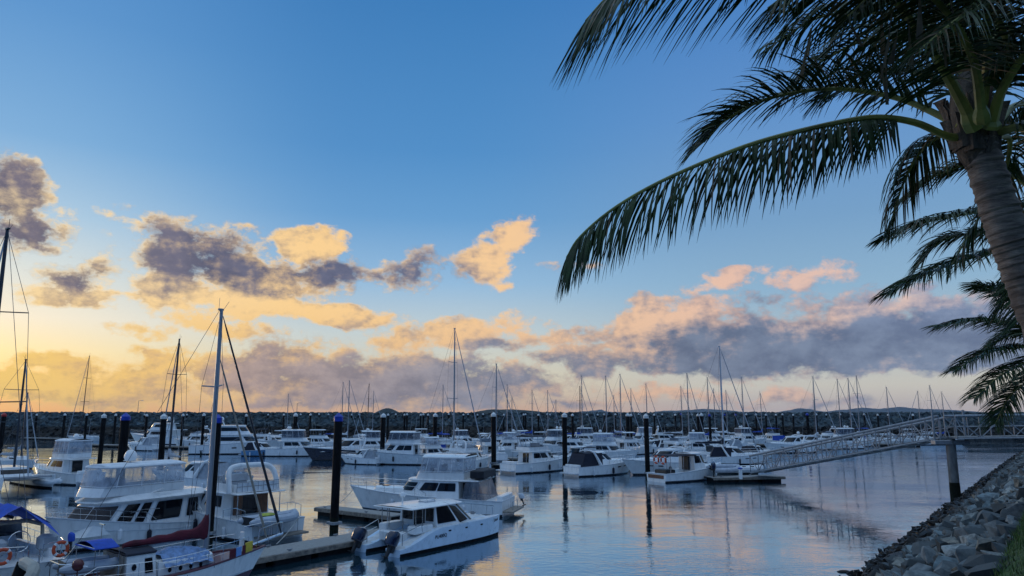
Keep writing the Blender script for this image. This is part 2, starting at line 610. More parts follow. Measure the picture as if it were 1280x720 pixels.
hill_ridge('hill', [(462, 519), (470, 515), (478, 511.5), (484, 510), (490, 511.5), (500, 515.5), (510, 519)], 2600, 120, (.035, .05, .05), 2)
hill_ridge('hill', [(572, 519), (590, 516), (600, 513.5), (612, 512), (634, 511.3), (652, 512.5), (668, 513.5), (682, 515.5), (702, 519)], 2400, 200, (.035, .05, .05), 2)
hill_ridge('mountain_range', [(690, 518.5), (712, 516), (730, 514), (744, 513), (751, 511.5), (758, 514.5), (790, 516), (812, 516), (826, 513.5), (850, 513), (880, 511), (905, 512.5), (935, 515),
                              (965, 516), (985, 513), (1000, 510), (1012, 511.5), (1030, 514.5), (1055, 512), (1078, 509.5), (1100, 511), (1125, 508.5), (1150, 511), (1175, 511.5), (1200, 513), (1240, 516), (1300, 518.5)], 7200, 900, (.075, .105, .135), 5, 30)  # distance haze put into the colour, paler and bluer than the nearer hills


def rock_material(name, col, var, wet_z=None, scale=.35):
    m = bpy.data.materials.new(name)
    m.use_nodes = True
    t = NT(m.node_tree)
    b = m.node_tree.nodes['Principled BSDF']
    geo = t.node('ShaderNodeNewGeometry')
    pos = geo.outputs['Position']
    vo = t.node('ShaderNodeTexVoronoi')
    vo.inputs['Scale'].default_value = scale
    t._in(vo.inputs['Vector'], pos)
    hs = t.node('ShaderNodeSeparateColor')
    m.node_tree.links.new(vo.outputs['Color'], hs.inputs[0])
    oi = t.node('ShaderNodeObjectInfo').outputs['Random']
    k = t.math('FRACT', t.math('ADD', hs.outputs[0], oi))
    c = t.ramp(k, [(0, tuple(q * .16 for q in col)), (.35, tuple(q * .55 for q in col)), (.6, col), (.8, (col[0] * 1.0, col[1] * 1.15, col[2] * 1.2)), (.90, (col[0] * 1.35, col[1] * 1.1, col[2] * .85)), (.95, (col[0] * 1.7, col[1] * 1.5, col[2] * 1.3)), (1, tuple(q * 2.3 for q in col))])
    c = t.mix(t.smooth(t.noise(pos, 5.0, 6, .65), .3, .7, 0, var), c, tuple(q * .35 for q in col))
    rough = .8
    if wet_z is not None:
        sz = t.node('ShaderNodeSeparateXYZ')
        m.node_tree.links.new(pos, sz.inputs[0])
        zz = t.math('MULTIPLY_ADD', t.noise(pos, .6, 3), -.9, sz.outputs[2])
        wet = t.smooth(zz, wet_z - .55, wet_z + .1, 1, 0)
        c = t.mix(wet, c, (.010, .0095, .009))
        t._in(b.inputs['Roughness'], t.math('MULTIPLY_ADD', wet, -.35, .8))
    else:
        b.inputs['Roughness'].default_value = rough
    t._in(b.inputs['Base Color'], c)
    b.inputs['Specular IOR Level'].default_value = .15
    bn = t.node('ShaderNodeBump')
    bn.inputs['Strength'].default_value = .5
    bn.inputs['Distance'].default_value = .04
    t._in(bn.inputs['Height'], t.noise(pos, 9, 5, .65))
    m.node_tree.links.new(bn.outputs[0], b.inputs['Normal'])
    return m


ROCKM = rock_material('blue_grey_rock', (.215, .25, .26), .85, wet_z=2.0, scale=.05)
RUBBLE = rock_material('breakwater_rubble', (.085, .115, .13), .85, wet_z=2.9, scale=1.1)

# the breakwater: a rubble mound right across the harbour mouth
bw = thing('breakwater', 'long grey rubble breakwater closing the harbour along the horizon', 'breakwater', (0, 232, 0))
b = MB()
rows = []
x = -420.0
while x < 620:
    row = []
    base = [(-7, -1.2), (-5.6, .1), (-4.5, .9), (-3.3, 1.8), (-2.2, 2.6), (-1.1, 3.4), (0, 4.2), (1.1, 5.0), (2.2, 5.8), (3.2, 6.5), (4.2, 7.15), (6.0, 7.3), (9, 7.2), (12, 5), (18, 0), (20, -1)]
    prof = []
    for (ya, za), (yb, zb) in zip(base, base[1:]):
        prof += [(ya, za)] if ya > 5 else [(ya, za), ((ya + yb) / 2, (za + zb) / 2)]
    prof.append(base[-1])
    for k, (yy, zz) in enumerate(prof):
        j = .5 if k > 0 else 0
        jz = .42 if 0 < k < len(prof) - 3 else 0
        row.append((x + random.uniform(-j, j), yy + random.uniform(-j, j), zz + random.uniform(-jz, jz)))
    rows.append(row)
    x += .72
b.loft(rows, closed=False)
b.build('rubble_slope', RUBBLE, bw, smooth=False)
b = MB()
xa, xb = WY(575, 519, 236).x, WY(740, 519, 236).x
b.box(xa, xb, 4.4, 4.8, 6.2, 6.62)
b.build('crest_kerb', CREAM, bw)

for px, yt, lab in ((172, 501, 'slim lamp post on the breakwater behind the long white motor yacht'), (371, 504, 'slim lamp post on the breakwater left of the tall blue-capped pile'), (1018, 500, 'slim lamp post on the breakwater near the gangway')):
    p = WY(px, 517, 237)
    top = WY(px, yt, 237).z
    lp = thing('lamp_post', lab, 'lamp post', (p.x, 237, 7.2), group='lamp posts along the breakwater')
    b = MB()
    b.tube([(0, 0, -.3), (0, 0, top - 7.2)], .09, 6, r1=.06)
    b.tube([(0, 0, top - 7.3), (.5, 0, top - 7.1), (1.1, 0, top - 7.1)], .05, 5)
    b.build('post', GALV, lp)
    b = MB()
    b.box(.9, 1.5, -.15, .15, top - 7.2, top - 7.05)
    b.build('lamp_head', GREYW, lp)

# the near bank
SH0, SH1 = W(1070, 720), W(1192, 628)
U = (SH1 - SH0).normalized()
V = Vector((U.y, -U.x, 0))
ROTU = math.atan2(U.x, U.y)            # bearing of the shore, also of the berths
AZU = math.degrees(ROTU)


def bank_pt(s, t, z):
    p = SH0 + U * t + V * s
    return (p.x, p.y, z)


def bank_z(s):
    prof = [(-4, -2.4), (0, 0), (3, 1.9), (7.2, 5.05), (7.9, 5.42), (12, 5.5), (60, 5.9)]
    for (a, za), (c, zc) in zip(prof, prof[1:]):
        if a <= s <= c:
            return lerp(za, zc, (s - a) / (c - a))
    return 5.9 if s > 60 else -2.4


b = MB()
rows = []
for i in range(120):
    t = -45 + i * 2.2
    rows.append([bank_pt(s, t, bank_z(s) - (.28 if s < 7.3 else .03) + random.uniform(-.06, .06)) for s in (-4, -2, 0, 1.5, 3, 4.5, 6, 6.8, 7.3, 7.8)])
b.loft(rows, closed=False)
tag(b.build('embankment', M('rubble_gap_shade', (.015, .016, .018), .9, var=.4, vscale=2), smooth=False), kind='structure')  # near-black bed: shade of the gaps between rocks put into its colour
b = MB()
rows = []
GROUND_S = (7.42, 7.6, 7.9, 8.4, 9.0, 9.6, 10.5, 12, 15, 20, 30, 60)
for i in range(120):
    t = -45 + i * 2.2
    rows.append([bank_pt(s, t, bank_z(s) + .05 * mnoise.noise(Vector((s, t, 0))) + .02) for s in GROUND_S])
b.loft(rows, closed=False)
tag(b.build('lawn', M('lawn_green', (.045, .085, .02), .9, var=.35, vscale=6, bump=.6, bscale=40)), kind='structure')
# grass blades near the crest
b = MB()
rg = random.Random(3)
for i in range(14000):
    s = 7.38 + 2.0 * rg.random() ** 1.3
    t = rg.uniform(-36, -8)
    q = pxl(bank_pt(s, t, 5.4))
    if q[2] < .5 or q[0] > 1420 or q[1] > 830:
        continue
    h = rg.uniform(.05, .14) * (1.2 if s < 8.8 else .9)
    a = rg.uniform(0, 2 * PI)
    p = Vector(bank_pt(s, t, bank_z(s)))
    dx = Vector((math.cos(a), math.sin(a), 0))
    ln = dx.cross(Vector((0, 0, 1))) * rg.uniform(-.07, .07) + dx * rg.uniform(-.05, .05)
    w = .006
    b.add([p - dx * w, p + dx * w, p + dx * w * .7 + ln * .5 + Vector((0, 0, h * .65)), p - dx * w * .7 + ln * .5 + Vector((0, 0, h * .65)), p + ln * 1.4 + Vector((0, 0, h))],
          [(0, 1, 2, 3), (3, 2, 4)])
tag(b.build('grass', M('grass_blade', (.06, .12, .022), .7, var=.5, vscale=9), smooth=False), 'short green grass on the crest of the rocky bank', 'grass', kind='stuff')

# angular rocks on the slope
rr = random.Random(11)
rock_meshes = []
for k in range(14):
    bm = bmesh.new()
    sx, sy, sz = rr.uniform(.8, 1.25), rr.uniform(.6, 1.0), rr.uniform(.42, .75)
    for i in range(rr.randint(9, 15)):
        v = Vector((rr.gauss(0, 1), rr.gauss(0, 1), rr.gauss(0, 1))).normalized() * rr.uniform(.75, 1.0)
        bm.verts.new((v.x * sx, v.y * sy, v.z * sz))
    bmesh.ops.convex_hull(bm, input=bm.verts)
    for v in [v for v in bm.verts if not v.link_faces]:
        bm.verts.remove(v)
    bmesh.ops.dissolve_limit(bm, angle_limit=R(14), verts=bm.verts, edges=bm.edges)
    bmesh.ops.bevel(bm, geom=list(bm.edges), offset=.010, segments=1, affect='EDGES')
    me = bpy.data.meshes.new('rock')
    bm.to_mesh(me)
    bm.free()
    me.materials.append(ROCKM)
    rock_meshes.append(me)
cand = []
for i in range(42000):
    t = -34 + 150 * rr.random() ** 1.9
    s = rr.uniform(-1.6, 7.35)
    r = rr.choice((.12, .15, .18, .22, .27, .33, .42)) * (1.1 if s > 2 else .85)
    if s > 6.6:
        r *= .7
    q = pxl(bank_pt(s, t, bank_z(s)))
    if not (q[2] > 1.2 and -60 < q[0] < 1400 and 480 < q[1] < 860):
        continue
    cand.append((s, t, r, q[2], 0 < q[0] < 1290 and q[1] < 735))
cells = {}
kept = []
for c in sorted(cand, key=lambda c: -c[2]):
    ok = True
    for dx in (-1, 0, 1):
        for dy in (-1, 0, 1):
            for o in cells.get((int(c[0] // .6) + dx, int(c[1] // .6) + dy), ()):
                if (o[0] - c[0]) ** 2 + (o[1] - c[1]) ** 2 < (.62 * (o[2] + c[2])) ** 2:
                    ok = False
    if ok:
        cells.setdefault((int(c[0] // .6), int(c[1] // .6)), []).append(c)
        kept.append(c)
kept.sort(key=lambda c: -(c[2] / c[3] if c[4] else c[2] / c[3] * .01))
rest = MB()
for i, (s, t, r, d, vis) in enumerate(kept):
    loc = Vector(bank_pt(s, t, bank_z(s) - .02 + rr.uniform(-.06, .10)))
    rot = Matrix.Rotation(rr.uniform(-.55, .55) + .35, 4, U) @ Matrix.Rotation(rr.uniform(0, 6.28), 4, 'Z') @ Matrix.Rotation(rr.uniform(-.5, .5), 4, 'X')
    me = rr.choice(rock_meshes)
    if i < 300 and vis:
        o = bpy.data.objects.new('rock', me)
        COL.objects.link(o)
        o.matrix_world = Matrix.Translation(loc) @ rot @ Matrix.Scale(r, 4)
        if loc.z < 1.25:
            tag(o, 'dark wet angular rock at the waterline of the near bank', 'rock', 'wet rocks at the foot of the bank')
        elif s > 6.3:
            tag(o, 'small dry rock at the grassy top of the near bank', 'rock', 'rocks along the top of the bank')
        else:
            tag(o, 'dry blue-grey angular rock on the slope of the near bank', 'rock', 'dry rocks on the slope of the bank')
    else:
        mt = Matrix.Translation(loc) @ rot @ Matrix.Scale(r, 4)
        rest.add([mt @ v.co for v in me.vertices], [tuple(p.vertices) for p in me.polygons])
tag(rest.build('riprap', ROCKM, smooth=False), 'smaller and farther rocks filling the slope of the near bank', 'rocks', kind='stuff')
p = W(1055, 715)
b = MB()
b.ell((0, 0, -.03), .35, .16, .12, 9, 6)
o = b.build('rock', ROCKM)
o.location = p
tag(o, 'lone dark rock tip breaking the water off the near bank', 'rock', 'wet rocks at the foot of the bank')

# ------------------------------------------------------------------ boat building
class Hull:
    def __init__(s, L, B, fb, fs, tw=.86, rake=.9, draft=.6, tmax=.42, pw=2.3, srake=0.0, wlr=.93, dip=0.0, y0=0.0, flare=.35):
        s.L, s.B, s.fb, s.fs, s.tw, s.rake, s.draft, s.tmax, s.pw, s.srake, s.wlr, s.dip, s.y0, s.flare = L, B, fb, fs, tw, rake, draft, tmax, pw, srake, wlr, dip, y0, flare

    def hb(s, t):
        if t < s.tmax:
            f = s.tw + (1 - s.tw) * math.sin(t / s.tmax * PI / 2)
        else:
            f = 1 - ((t - s.tmax) / (1 - s.tmax)) ** s.pw
        return max(s.B / 2 * f, .03)

    def zs(s, t):
        return s.fs + (s.fb - s.fs) * t ** 1.5 - s.dip * math.sin(PI * min(1, t * 1.15)) ** 2

    def X(s, t, z):
        q = max(-.25, 1 - z / s.zs(t))
        return -s.L / 2 + t * s.L - s.rake * q * t ** 3 + s.srake * q * (1 - t) ** 8

    def y(s, t, z):
        zz = s.zs(t)
        r = s.wlr - s.flare * t ** 2.2
        u = max(0, min(1, z / zz))
        return s.hb(t) * lerp(r, 1, u ** .8)

    def side(s, t, z, sg=1, off=0.0):
        return Vector((s.X(t, z), s.y0 + sg * (s.y(t, z) + off), z))

    def top(s, t, sg=1, ins=0.0, dz=0.0):
        z = s.zs(t)
        return Vector((s.X(t, z), s.y0 + sg * max(.02, s.hb(t) - ins), z + dz))

    def make(s, root, mats, n=16, stripe=None):
        "mats: topsides, boot stripe, bottom; stripe: (z0,z1) fraction painted with mats[3]"
        b = MB()
        lv = [1.0, .8, .45, 'w', 'w2', -.5, -1.0]
        rings = []
        for i in range(n + 1):
            t = i / n
            zz = s.zs(t)
            half = []
            for l in lv:
                if l == 'w':
                    z = .17
                elif l == 'w2':
                    z = .05
                elif l < 0:
                    z = l * s.draft * (1 - .35 * t)
                else:
                    z = l * zz
                    z = max(z, .2)
                if z >= 0:
                    yy = s.y(t, z)
                else:
                    yy = s.hb(t) * (s.wlr - s.flare * t ** 2.2) * (.72 if l == -.5 else .02)
                half.append((s.X(t, z), yy, z))
            rings.append([(x, s.y0 + y, z) for x, y, z in half] + [(x, s.y0 - y, z) for x, y, z in reversed(half)])
        m1 = 3 if len(mats) > 3 else 0
        mi = [0, 0, m1 if False else 0, 1, 2, 2, 2, 2, 2, 1, 0, 0, 0, 0]
        if len(mats) > 3:
            mi[0] = mi[1] = 3
            mi[12] = mi[11] = 3
        b.loft(rings, mi, True, True)
        b.build('hull', mats, root, ang=50)

    def deck(s, root, mat, dz=-.05, t0=0, t1=1, name='deck', ins=.03, n=14):
        b = MB()
        rows = []
        for i in range(n + 1):
            t = lerp(t0, t1, i / n)
            p, q = s.top(t, 1, ins, dz), s.top(t, -1, ins, dz)
            c = (p + q) / 2 + Vector((0, 0, .04))
            rows.append([p, c, q])
        b.loft(rows, closed=False)
        b.build(name, mat, root)

    def rub(s, root, mat, r=.035, frac=1.0, name='rub_rail'):
        b = MB()
        for sg in (1, -1):
            b.tube([s.side(i / 16, s.zs(i / 16) * frac, sg, .008) for i in range(17)], r, 5)
        b.tube([s.side(0, s.zs(0) * frac, 1), s.side(0, s.zs(0) * frac, -1)], r, 5)
        b.build(name, mat, root)

    def rail(s, root, t0=.45, t1=1.0, h=.65, r=.018, n=8, mid=True, name='bow_rail', ins=.10, mat=None, close=True):
        b = MB()
        L, Rr = [], []
        for i in range(n + 1):
            t = lerp(t0, t1, i / n)
            hh = h * min(1, .35 + i * .7)
            for sg, lst in ((1, L), (-1, Rr)):
                p = s.top(t, sg, ins)
                q = p + Vector((.10 * (t ** 4), 0, hh))
                lst.append(q)
                b.tube([p, q], r * .8, 4)
        loop = L + list(reversed(Rr)) if close else None
        for lst in ([loop] if close else [L, Rr]):
            b.tube(lst, r, 5)
        if mid:
            for lst in ([loop] if close else [L, Rr]):
                b.tube([p - Vector((0, 0, h * .5)) for p in lst], r * .6, 4)
        b.build(name, mat or STEEL, root)


class House:
    def __init__(s, xr, xf, w, z0, z1, nose=1.0, dxr=0.0, dxf=0.0, dw=0.0, wf=.85, p=.7):
        s.xr, s.xf, s.w, s.z0, s.z1, s.nose, s.dxr, s.dxf, s.dw, s.wf, s.p = xr, xf, w, z0, z1, nose, dxr, dxf, dw, wf, p

    def S(s, a, v):
        xr, xf, w = s.xr + s.dxr * v, s.xf + s.dxf * v, s.w - s.dw * v
        wn = w * s.wf
        z = lerp(s.z0, s.z1, v)
        sg = 1
        if a > .5:
            a, sg = 1 - a, -1
        if a < .38:
            u = a / .38
            return Vector((lerp(xr, xf - s.nose, u), sg * lerp(w, wn, u * u), z))
        ph = (a - .38) / .24 * PI
        return Vector((xf - s.nose + s.nose * max(0, math.sin(ph)) ** s.p, sg * wn * max(0, math.cos(ph)) ** s.p, z))

    def ring(s, v, n=28, grow=0.0, ext=0.0):
        out = []
        for i in range(n + 1):
            p = s.S(i / n, v)
            c = Vector(((s.xr + s.xf) / 2, 0, p.z))
            d = p - c
            hw = max(s.w, .1)
            q = Vector((p.x + grow * (d.x / max(.1, (s.xf - s.xr) / 2)) - (ext if i in (0, n) else 0), p.y * (1 + grow / hw), p.z))
            out.append(q)
        return out

    def walls(s, b, nv=3, n=28, rear=True, mi=0, v0=0.0, v1=1.0):
        rings = [s.ring(lerp(v0, v1, k / nv), n) for k in range(nv + 1)]
        b.loft(rings, mi, closed=rear)

    def cap(s, b, ring, camber=.06, mi=0):
        n = len(ring)
        rows = []
        for i in range(n // 2 + 1):
            p, q = ring[i], ring[n - 1 - i]
            if i == n // 2:
                q = p
            d = (p - q).length
            rows.append([p, (p * .75 + q * .25) + Vector((0, 0, camber * .75 * min(1, d))), (p + q) / 2 + Vector((0, 0, camber * min(1, d))), (p * .25 + q * .75) + Vector((0, 0, camber * .75 * min(1, d))), q])
        b.loft(rows, mi, closed=False)

    def slab(s, b, v, th, over=.12, ext=0.0, camber=.07, mi=0, z=None):
        r0 = s.ring(v, 28, over - .03, ext)
        r1 = s.ring(v, 28, over, ext)
        r2 = s.ring(v, 28, over - .05, ext)
        z = s.S(0, v).z if z is None else z
        r0 = [Vector((p.x, p.y, z)) for p in r0]
        r1 = [Vector((p.x, p.y, z + th * .5)) for p in r1]
        r2 = [Vector((p.x, p.y, z + th)) for p in r2]
        b.loft([r0, r1, r2], mi)
        s.cap(b, r2, camber, mi)
        s.cap(b, [p for p in r0], 0.0, mi)
        return z + th

    def patch(s, b, a0, a1, v0, v1, off=.014, n=10, rnd=.14, mi=0, slant=0.0, taper=0.0):
        "a thin pane lying on the wall between two positions round the house and two heights"
        lo, hi = [], []
        cr = .02 + rnd * .35
        us = [0, cr * .3, cr] + [lerp(cr, 1 - cr, k / (n - 4)) for k in range(1, n - 4)] + [1 - cr, 1 - cr * .3, 1]
        for u in us:
            e = min(1, min(u, 1 - u) / cr)
            k = .72 + .28 * math.sqrt(max(0, 1 - (1 - e) ** 2))
            vm, vh = (v0 + v1) / 2, (v1 - v0) / 2 * k * (1 - taper * u)
            for lst, vv in ((lo, vm - vh), (hi, vm + vh)):
                a = lerp(a0, a1, u) + slant * (vv - v0)
                p = s.S(a, vv)
                da = s.S(min(1, a + .01), vv) - s.S(max(0, a - .01), vv)
                dv = s.S(a, min(1, vv + .05)) - s.S(a, max(0, vv - .05))
                nn = da.cross(dv)
                nn = nn.normalized() if nn.length > 1e-8 else Vector((1, 0, 0))
                if nn.dot(p - Vector(((s.xr + s.xf) / 2, 0, p.z))) < 0:
                    nn = -nn
                lst.append((p, nn))
        front = [[p + q * off for p, q in lo], [p + q * off for p, q in hi]]
        backl, backh = [p - q * .02 for p, q in lo], [p - q * .02 for p, q in hi]
        b.loft([backl, front[0], front[1], backh], mi, closed=False)
        for i in (0, -1):
            b.add([backl[i], front[0][i], front[1][i], backh[i]], [(0, 1, 2, 3)], mi)


def fenders(root, h, ts, mats=None, sides=(1, -1), r=.13, ln=.6):
    for sg in sides:
        for i, t in enumerate(ts):
            b = MB()
            zs = h.zs(t)
            p = h.side(t, max(.45, zs - .75), sg, r * .9)
            b.tube([p + Vector((0, 0, -ln / 2 - .05)), p + Vector((0, 0, -ln / 2 + .06)), p + Vector((0, 0, ln / 2 - .06)), p + Vector((0, 0, ln / 2 + .05))], [r * .35, r, r, r * .35], 8)
            b.tube([p + Vector((0, 0, ln / 2)), h.top(t, sg, .02, .02)], .012, 4)
            b.build('fender', (mats or [WHITECAN, NAVYCAN])[i % 2], root)


NEAR = [False]


def add_frame(o, h, a0, a1, v0, v1, k):
    if not NEAR[0] or o is None:
        return
    k = dict(k)
    k['off'] = .007
    s = 1 if a1 > a0 else -1
    b = MB()
    h.patch(b, a0 - s * .006, a1 + s * .006, v0 - .035, v1 + .03, **k)
    b.build('window_frame', GREYW, o)


def pane(root, h, name, a0, a1, v0, v1, mat=None, **k):
    b = MB()
    h.patch(b, a0, a1, v0, v1, **k)
    o = b.build(name, mat or GLASS, root)
    add_frame(o, h, a0, a1, v0, v1, k)
    return o


def both(root, h, name, a0, a1, v0, v1, mat=None, **k):
    pane(root, h, name, a0, a1, v0, v1, mat, **k)
    k2 = dict(k)
    if 'slant' in k2:
        k2['slant'] = -k2['slant']
    b = MB()
    h.patch(b, 1 - a0, 1 - a1, v0, v1, **k2)
    o = b.build(name, mat or GLASS, root)
    add_frame(o, h, 1 - a0, 1 - a1, v0, v1, k2)


def dome(root, x, y, z, r=.28, name='radar_dome', mast=.35):
    b = MB()
    b.tube([(x, y, z - .02), (x, y, z + mast)], .05, 6)
    b.cone((x, y, z + mast), r * .7, r, r * .5, 12)
    b.ell((x, y, z + mast + r * .5), r, r, r * 1.15, 12, 6, half=True)
    b.build(name, WHITE, root)


def aerial(root, x, y, z, h=2.2, lean=-.25):
    b = MB()
    b.tube([(x, y, z), (x + lean * .15, y, z + .3), (x + lean, y, z + h)], .014, 4, r1=.006)
    b.build('aerial', WHITECAN, root)


def flybridge(root, L=10.8, B=3.7, fb=1.75, fs=1.1, hull=None, ch=1.25, cabin=(-.24, .20), canopy=None, canopy_mat=None, clears=None, arch=False, domes=0,
              cockpit_cover=None, windows='split', nose=.55, frontcover=False, overhang=.16, canopy_h=1.25, trunk=True, aerials=2, rail=True, curtain=False, fly=(-.24, .09),
              tw=.88, rake=1.1, deckmat=None, hullmat=None, stripe=None, roofext=1.0, flyw=.86, skirt=0.0, wv=(.40, .88)):
    h = hull or Hull(L, B, fb, fs, tw=tw, rake=rake, draft=.7)
    hm = hullmat or WHITE
    h.make(root, [hm, stripe or NAVY, ANTIF])
    h.deck(root, deckmat or DECKM)
    h.rub(root, GREYW if hm is WHITE else STEEL)
    if rail:
        h.rail(root, .45, .995, .62)
    zd = fs + .12
    xr, xf = cabin[0] * L, cabin[1] * L
    w = B * .40
    c = House(xr, xf, w, zd - .1, zd + ch, nose=nose * w * 1.7, dxf=-.85 * ch, dxr=.05, dw=.10, wf=.86, p=.72)
    b = MB()
    c.walls(b)
    b.build('cabin', WHITE, root)
    if windows == 'split':
        both(root, c, 'side_window', .035, .085, wv[0], wv[1], rnd=.1)
        both(root, c, 'side_window', .115, .235, wv[0], wv[1], rnd=.06)
        both(root, c, 'side_window', .262, .30, wv[0], wv[1], rnd=.1)
        both(root, c, 'forward_window', .315, .372, wv[0], wv[1], rnd=.06)
    else:
        both(root, c, 'side_window', .03, .20, .45, .90, rnd=.10)
        both(root, c, 'forward_window', .21, .37, .45, .90, rnd=.12)
    gm = SCREEN if frontcover else GLASS
    pane(root, c, 'windscreen', .392, .47, .42, .90, gm, rnd=.06)
    pane(root, c, 'windscreen', .472, .528, .42, .90, gm, rnd=.06)
    pane(root, c, 'windscreen', .53, .608, .42, .90, gm, rnd=.06)
    b = MB()
    b.box(xr - .03, xr + .04, -w * .45, w * .3, zd - .05, zd + ch * .86)
    b.build('saloon_door', GLASS, root)
    if trunk:
        tr = House(xf - 1.4, xf + L * .17, w * .72, h.zs(.62) - .15, h.zs(.75) + .22, nose=1.2, dxf=-.25, dw=.08, wf=.8, p=.8)
        b = MB()
        tr.walls(b)
        tr.cap(b, tr.ring(1), .08)
        b.build('foredeck_trunk', WHITE, root)
        b = MB()
        b.box(xf + L * .06, xf + L * .06 + .5, -.25, .25, h.zs(.75) + .24, h.zs(.75) + .33)
        b.build('foredeck_hatch', GLASS, root)
    b = MB()
    zr = c.slab(b, 1.0, .10, overhang, roofext, .05)
    b.build('cabin_roof', WHITE, root)
    if skirt:
        sk = House(xr - roofext, c.xf + c.dxf + overhang * .6, w - .1 + overhang, zr - .02, zr + skirt, nose=nose * w * 1.7, dxr=.5, dxf=-.8, dw=.42, wf=.86, p=.72)
        b = MB()
        sk.walls(b)
        sk.cap(b, sk.ring(1), .03)
        b.build('roof_skirt', WHITE, root)
        zr += skirt
    if roofext > .5:
        for sg in (1, -1):
            b = MB()
            b.tube([(xr - roofext * .9, sg * w * .9, zd), (xr - roofext * .9, sg * w * .9, zr - .05)], .03, 5)
            b.build('overhang_post', STEEL, root)
    fw = House(fly[0] * L - roofext * .4, fly[1] * L, w * flyw, zr - .02, zr + .48, nose=.9, dxf=-.22, dw=-.03, wf=.86, p=.75)
    b = MB()
    fw.walls(b, 2)
    inner = House(fw.xr + .06, fw.xf - .08, fw.w - .07, fw.z0, fw.z1, nose=.9, dxf=-.22, dw=-.03, wf=.86, p=.75)
    r1, r2, r3 = fw.ring(1), inner.ring(1), inner.ring(.1)
    b.loft([r1, r2, r3], closed=False)
    b.build('flybridge_coaming', WHITE, root)
    b = MB()
    b.box(fw.xf - 1.9, fw.xf - 1.45, -.9, .9, zr, zr + .5)
    b.box(fw.xf - 1.95, fw.xf - 1.82, -.9, .9, zr + .5, zr + .95)
    b.box(fw.xf - 1.1, fw.xf - .8, -.4, .4, zr, zr + .75)
    b.build('helm_seat', GREYCAN, root)
    zt = zr + .48
    ch_top = zt + canopy_h
    if canopy:
        cn = House(fw.xr + .05, fw.xf - .35, fw.w + .04, zt, ch_top, nose=.7, dxf=-.25, dw=.06, wf=.9, p=.6)
        if clears:
            b = MB()
            cn.walls(b, 4)
            b.build('clear_curtain', clears, root)
            b = MB()
            for a in (0, .12, .25, .38, .62, .75, .88, 1):
                b.tube([cn.S(a, 0), cn.S(a, .5), cn.S(a, 1)], .022, 5)
            b.tube(cn.ring(.06) + [cn.ring(.06)[0]], .018, 4)
            b.build('canopy_frame', WHITECAN, root)
        else:
            for a in (0.02, .2, .36, .64, .8, .98):
                b = MB()
                b.tube([cn.S(a, 0), cn.S(a, 1)], .022, 5)
                b.build('canopy_pole', STEEL, root)
        b = MB()
        cn.slab(b, 1.0, .08 if canopy == 'bimini' else .13, .04, .1, .13, z=ch_top - .02)
        b.build('canopy', canopy_mat or WHITECAN, root)
        ztop = ch_top + .18
    else:
        pane(root, fw, 'flybridge_windscreen', .30, .70, 1.0, 1.55, CLEARD, rnd=.2)
        ztop = zt
    if arch:
        b = MB()
        xa = fw.xr + .35
        pts = []
        for i in range(13):
            a = PI * i / 12
            pts.append((xa - .35 + .5 * math.sin(a) ** .6, fw.w * 1.04 * (abs(math.cos(a)) ** .55) * (1 if math.cos(a) > 0 else -1), zr + 1.55 * max(0, math.sin(a)) ** .55))
        b.tube(pts, .13, 8)
        b.build('radar_arch', WHITE, root)
        ztop = max(ztop, zr + 1.62)
        xd = xa
    else:
        xd = fw.xr + .8
    for k in range(domes):
        dome(root, xd + .1, (k - (domes - 1) / 2) * .8, ztop - .05, .27 - .03 * (k % 2), mast=.18)
    for k in range(aerials):
        aerial(root, xd - .1, (1 if k == 0 else -1) * w * .8, ztop - .15, 2.0 + .4 * k)
    # cockpit and swim platform
    fenders(root, h, (.22, .5, .68))
    b = MB()
    b.box(-L / 2 - .75, -L / 2 + .06, -B * .40, B * .40, .28, .40)
    b.build('swim_platform', TEAK if L > 11 else GREYW, root)
    b = MB()
    b.box(-L / 2 + .05, -L / 2 + .5, -B * .34, B * .34, fs - .1, fs + .32)
    b.build('transom_seat', WHITE, root)
    if cockpit_cover:
        b = MB()
        k = House(-L / 2 + .25, xr + .2, w * .98, fs, zr - .1, nose=.2, dxr=.25, dw=.05, wf=1)
        k.walls(b)
        b.build('cockpit_curtain', cockpit_cover, root)
    return h, zr, fw


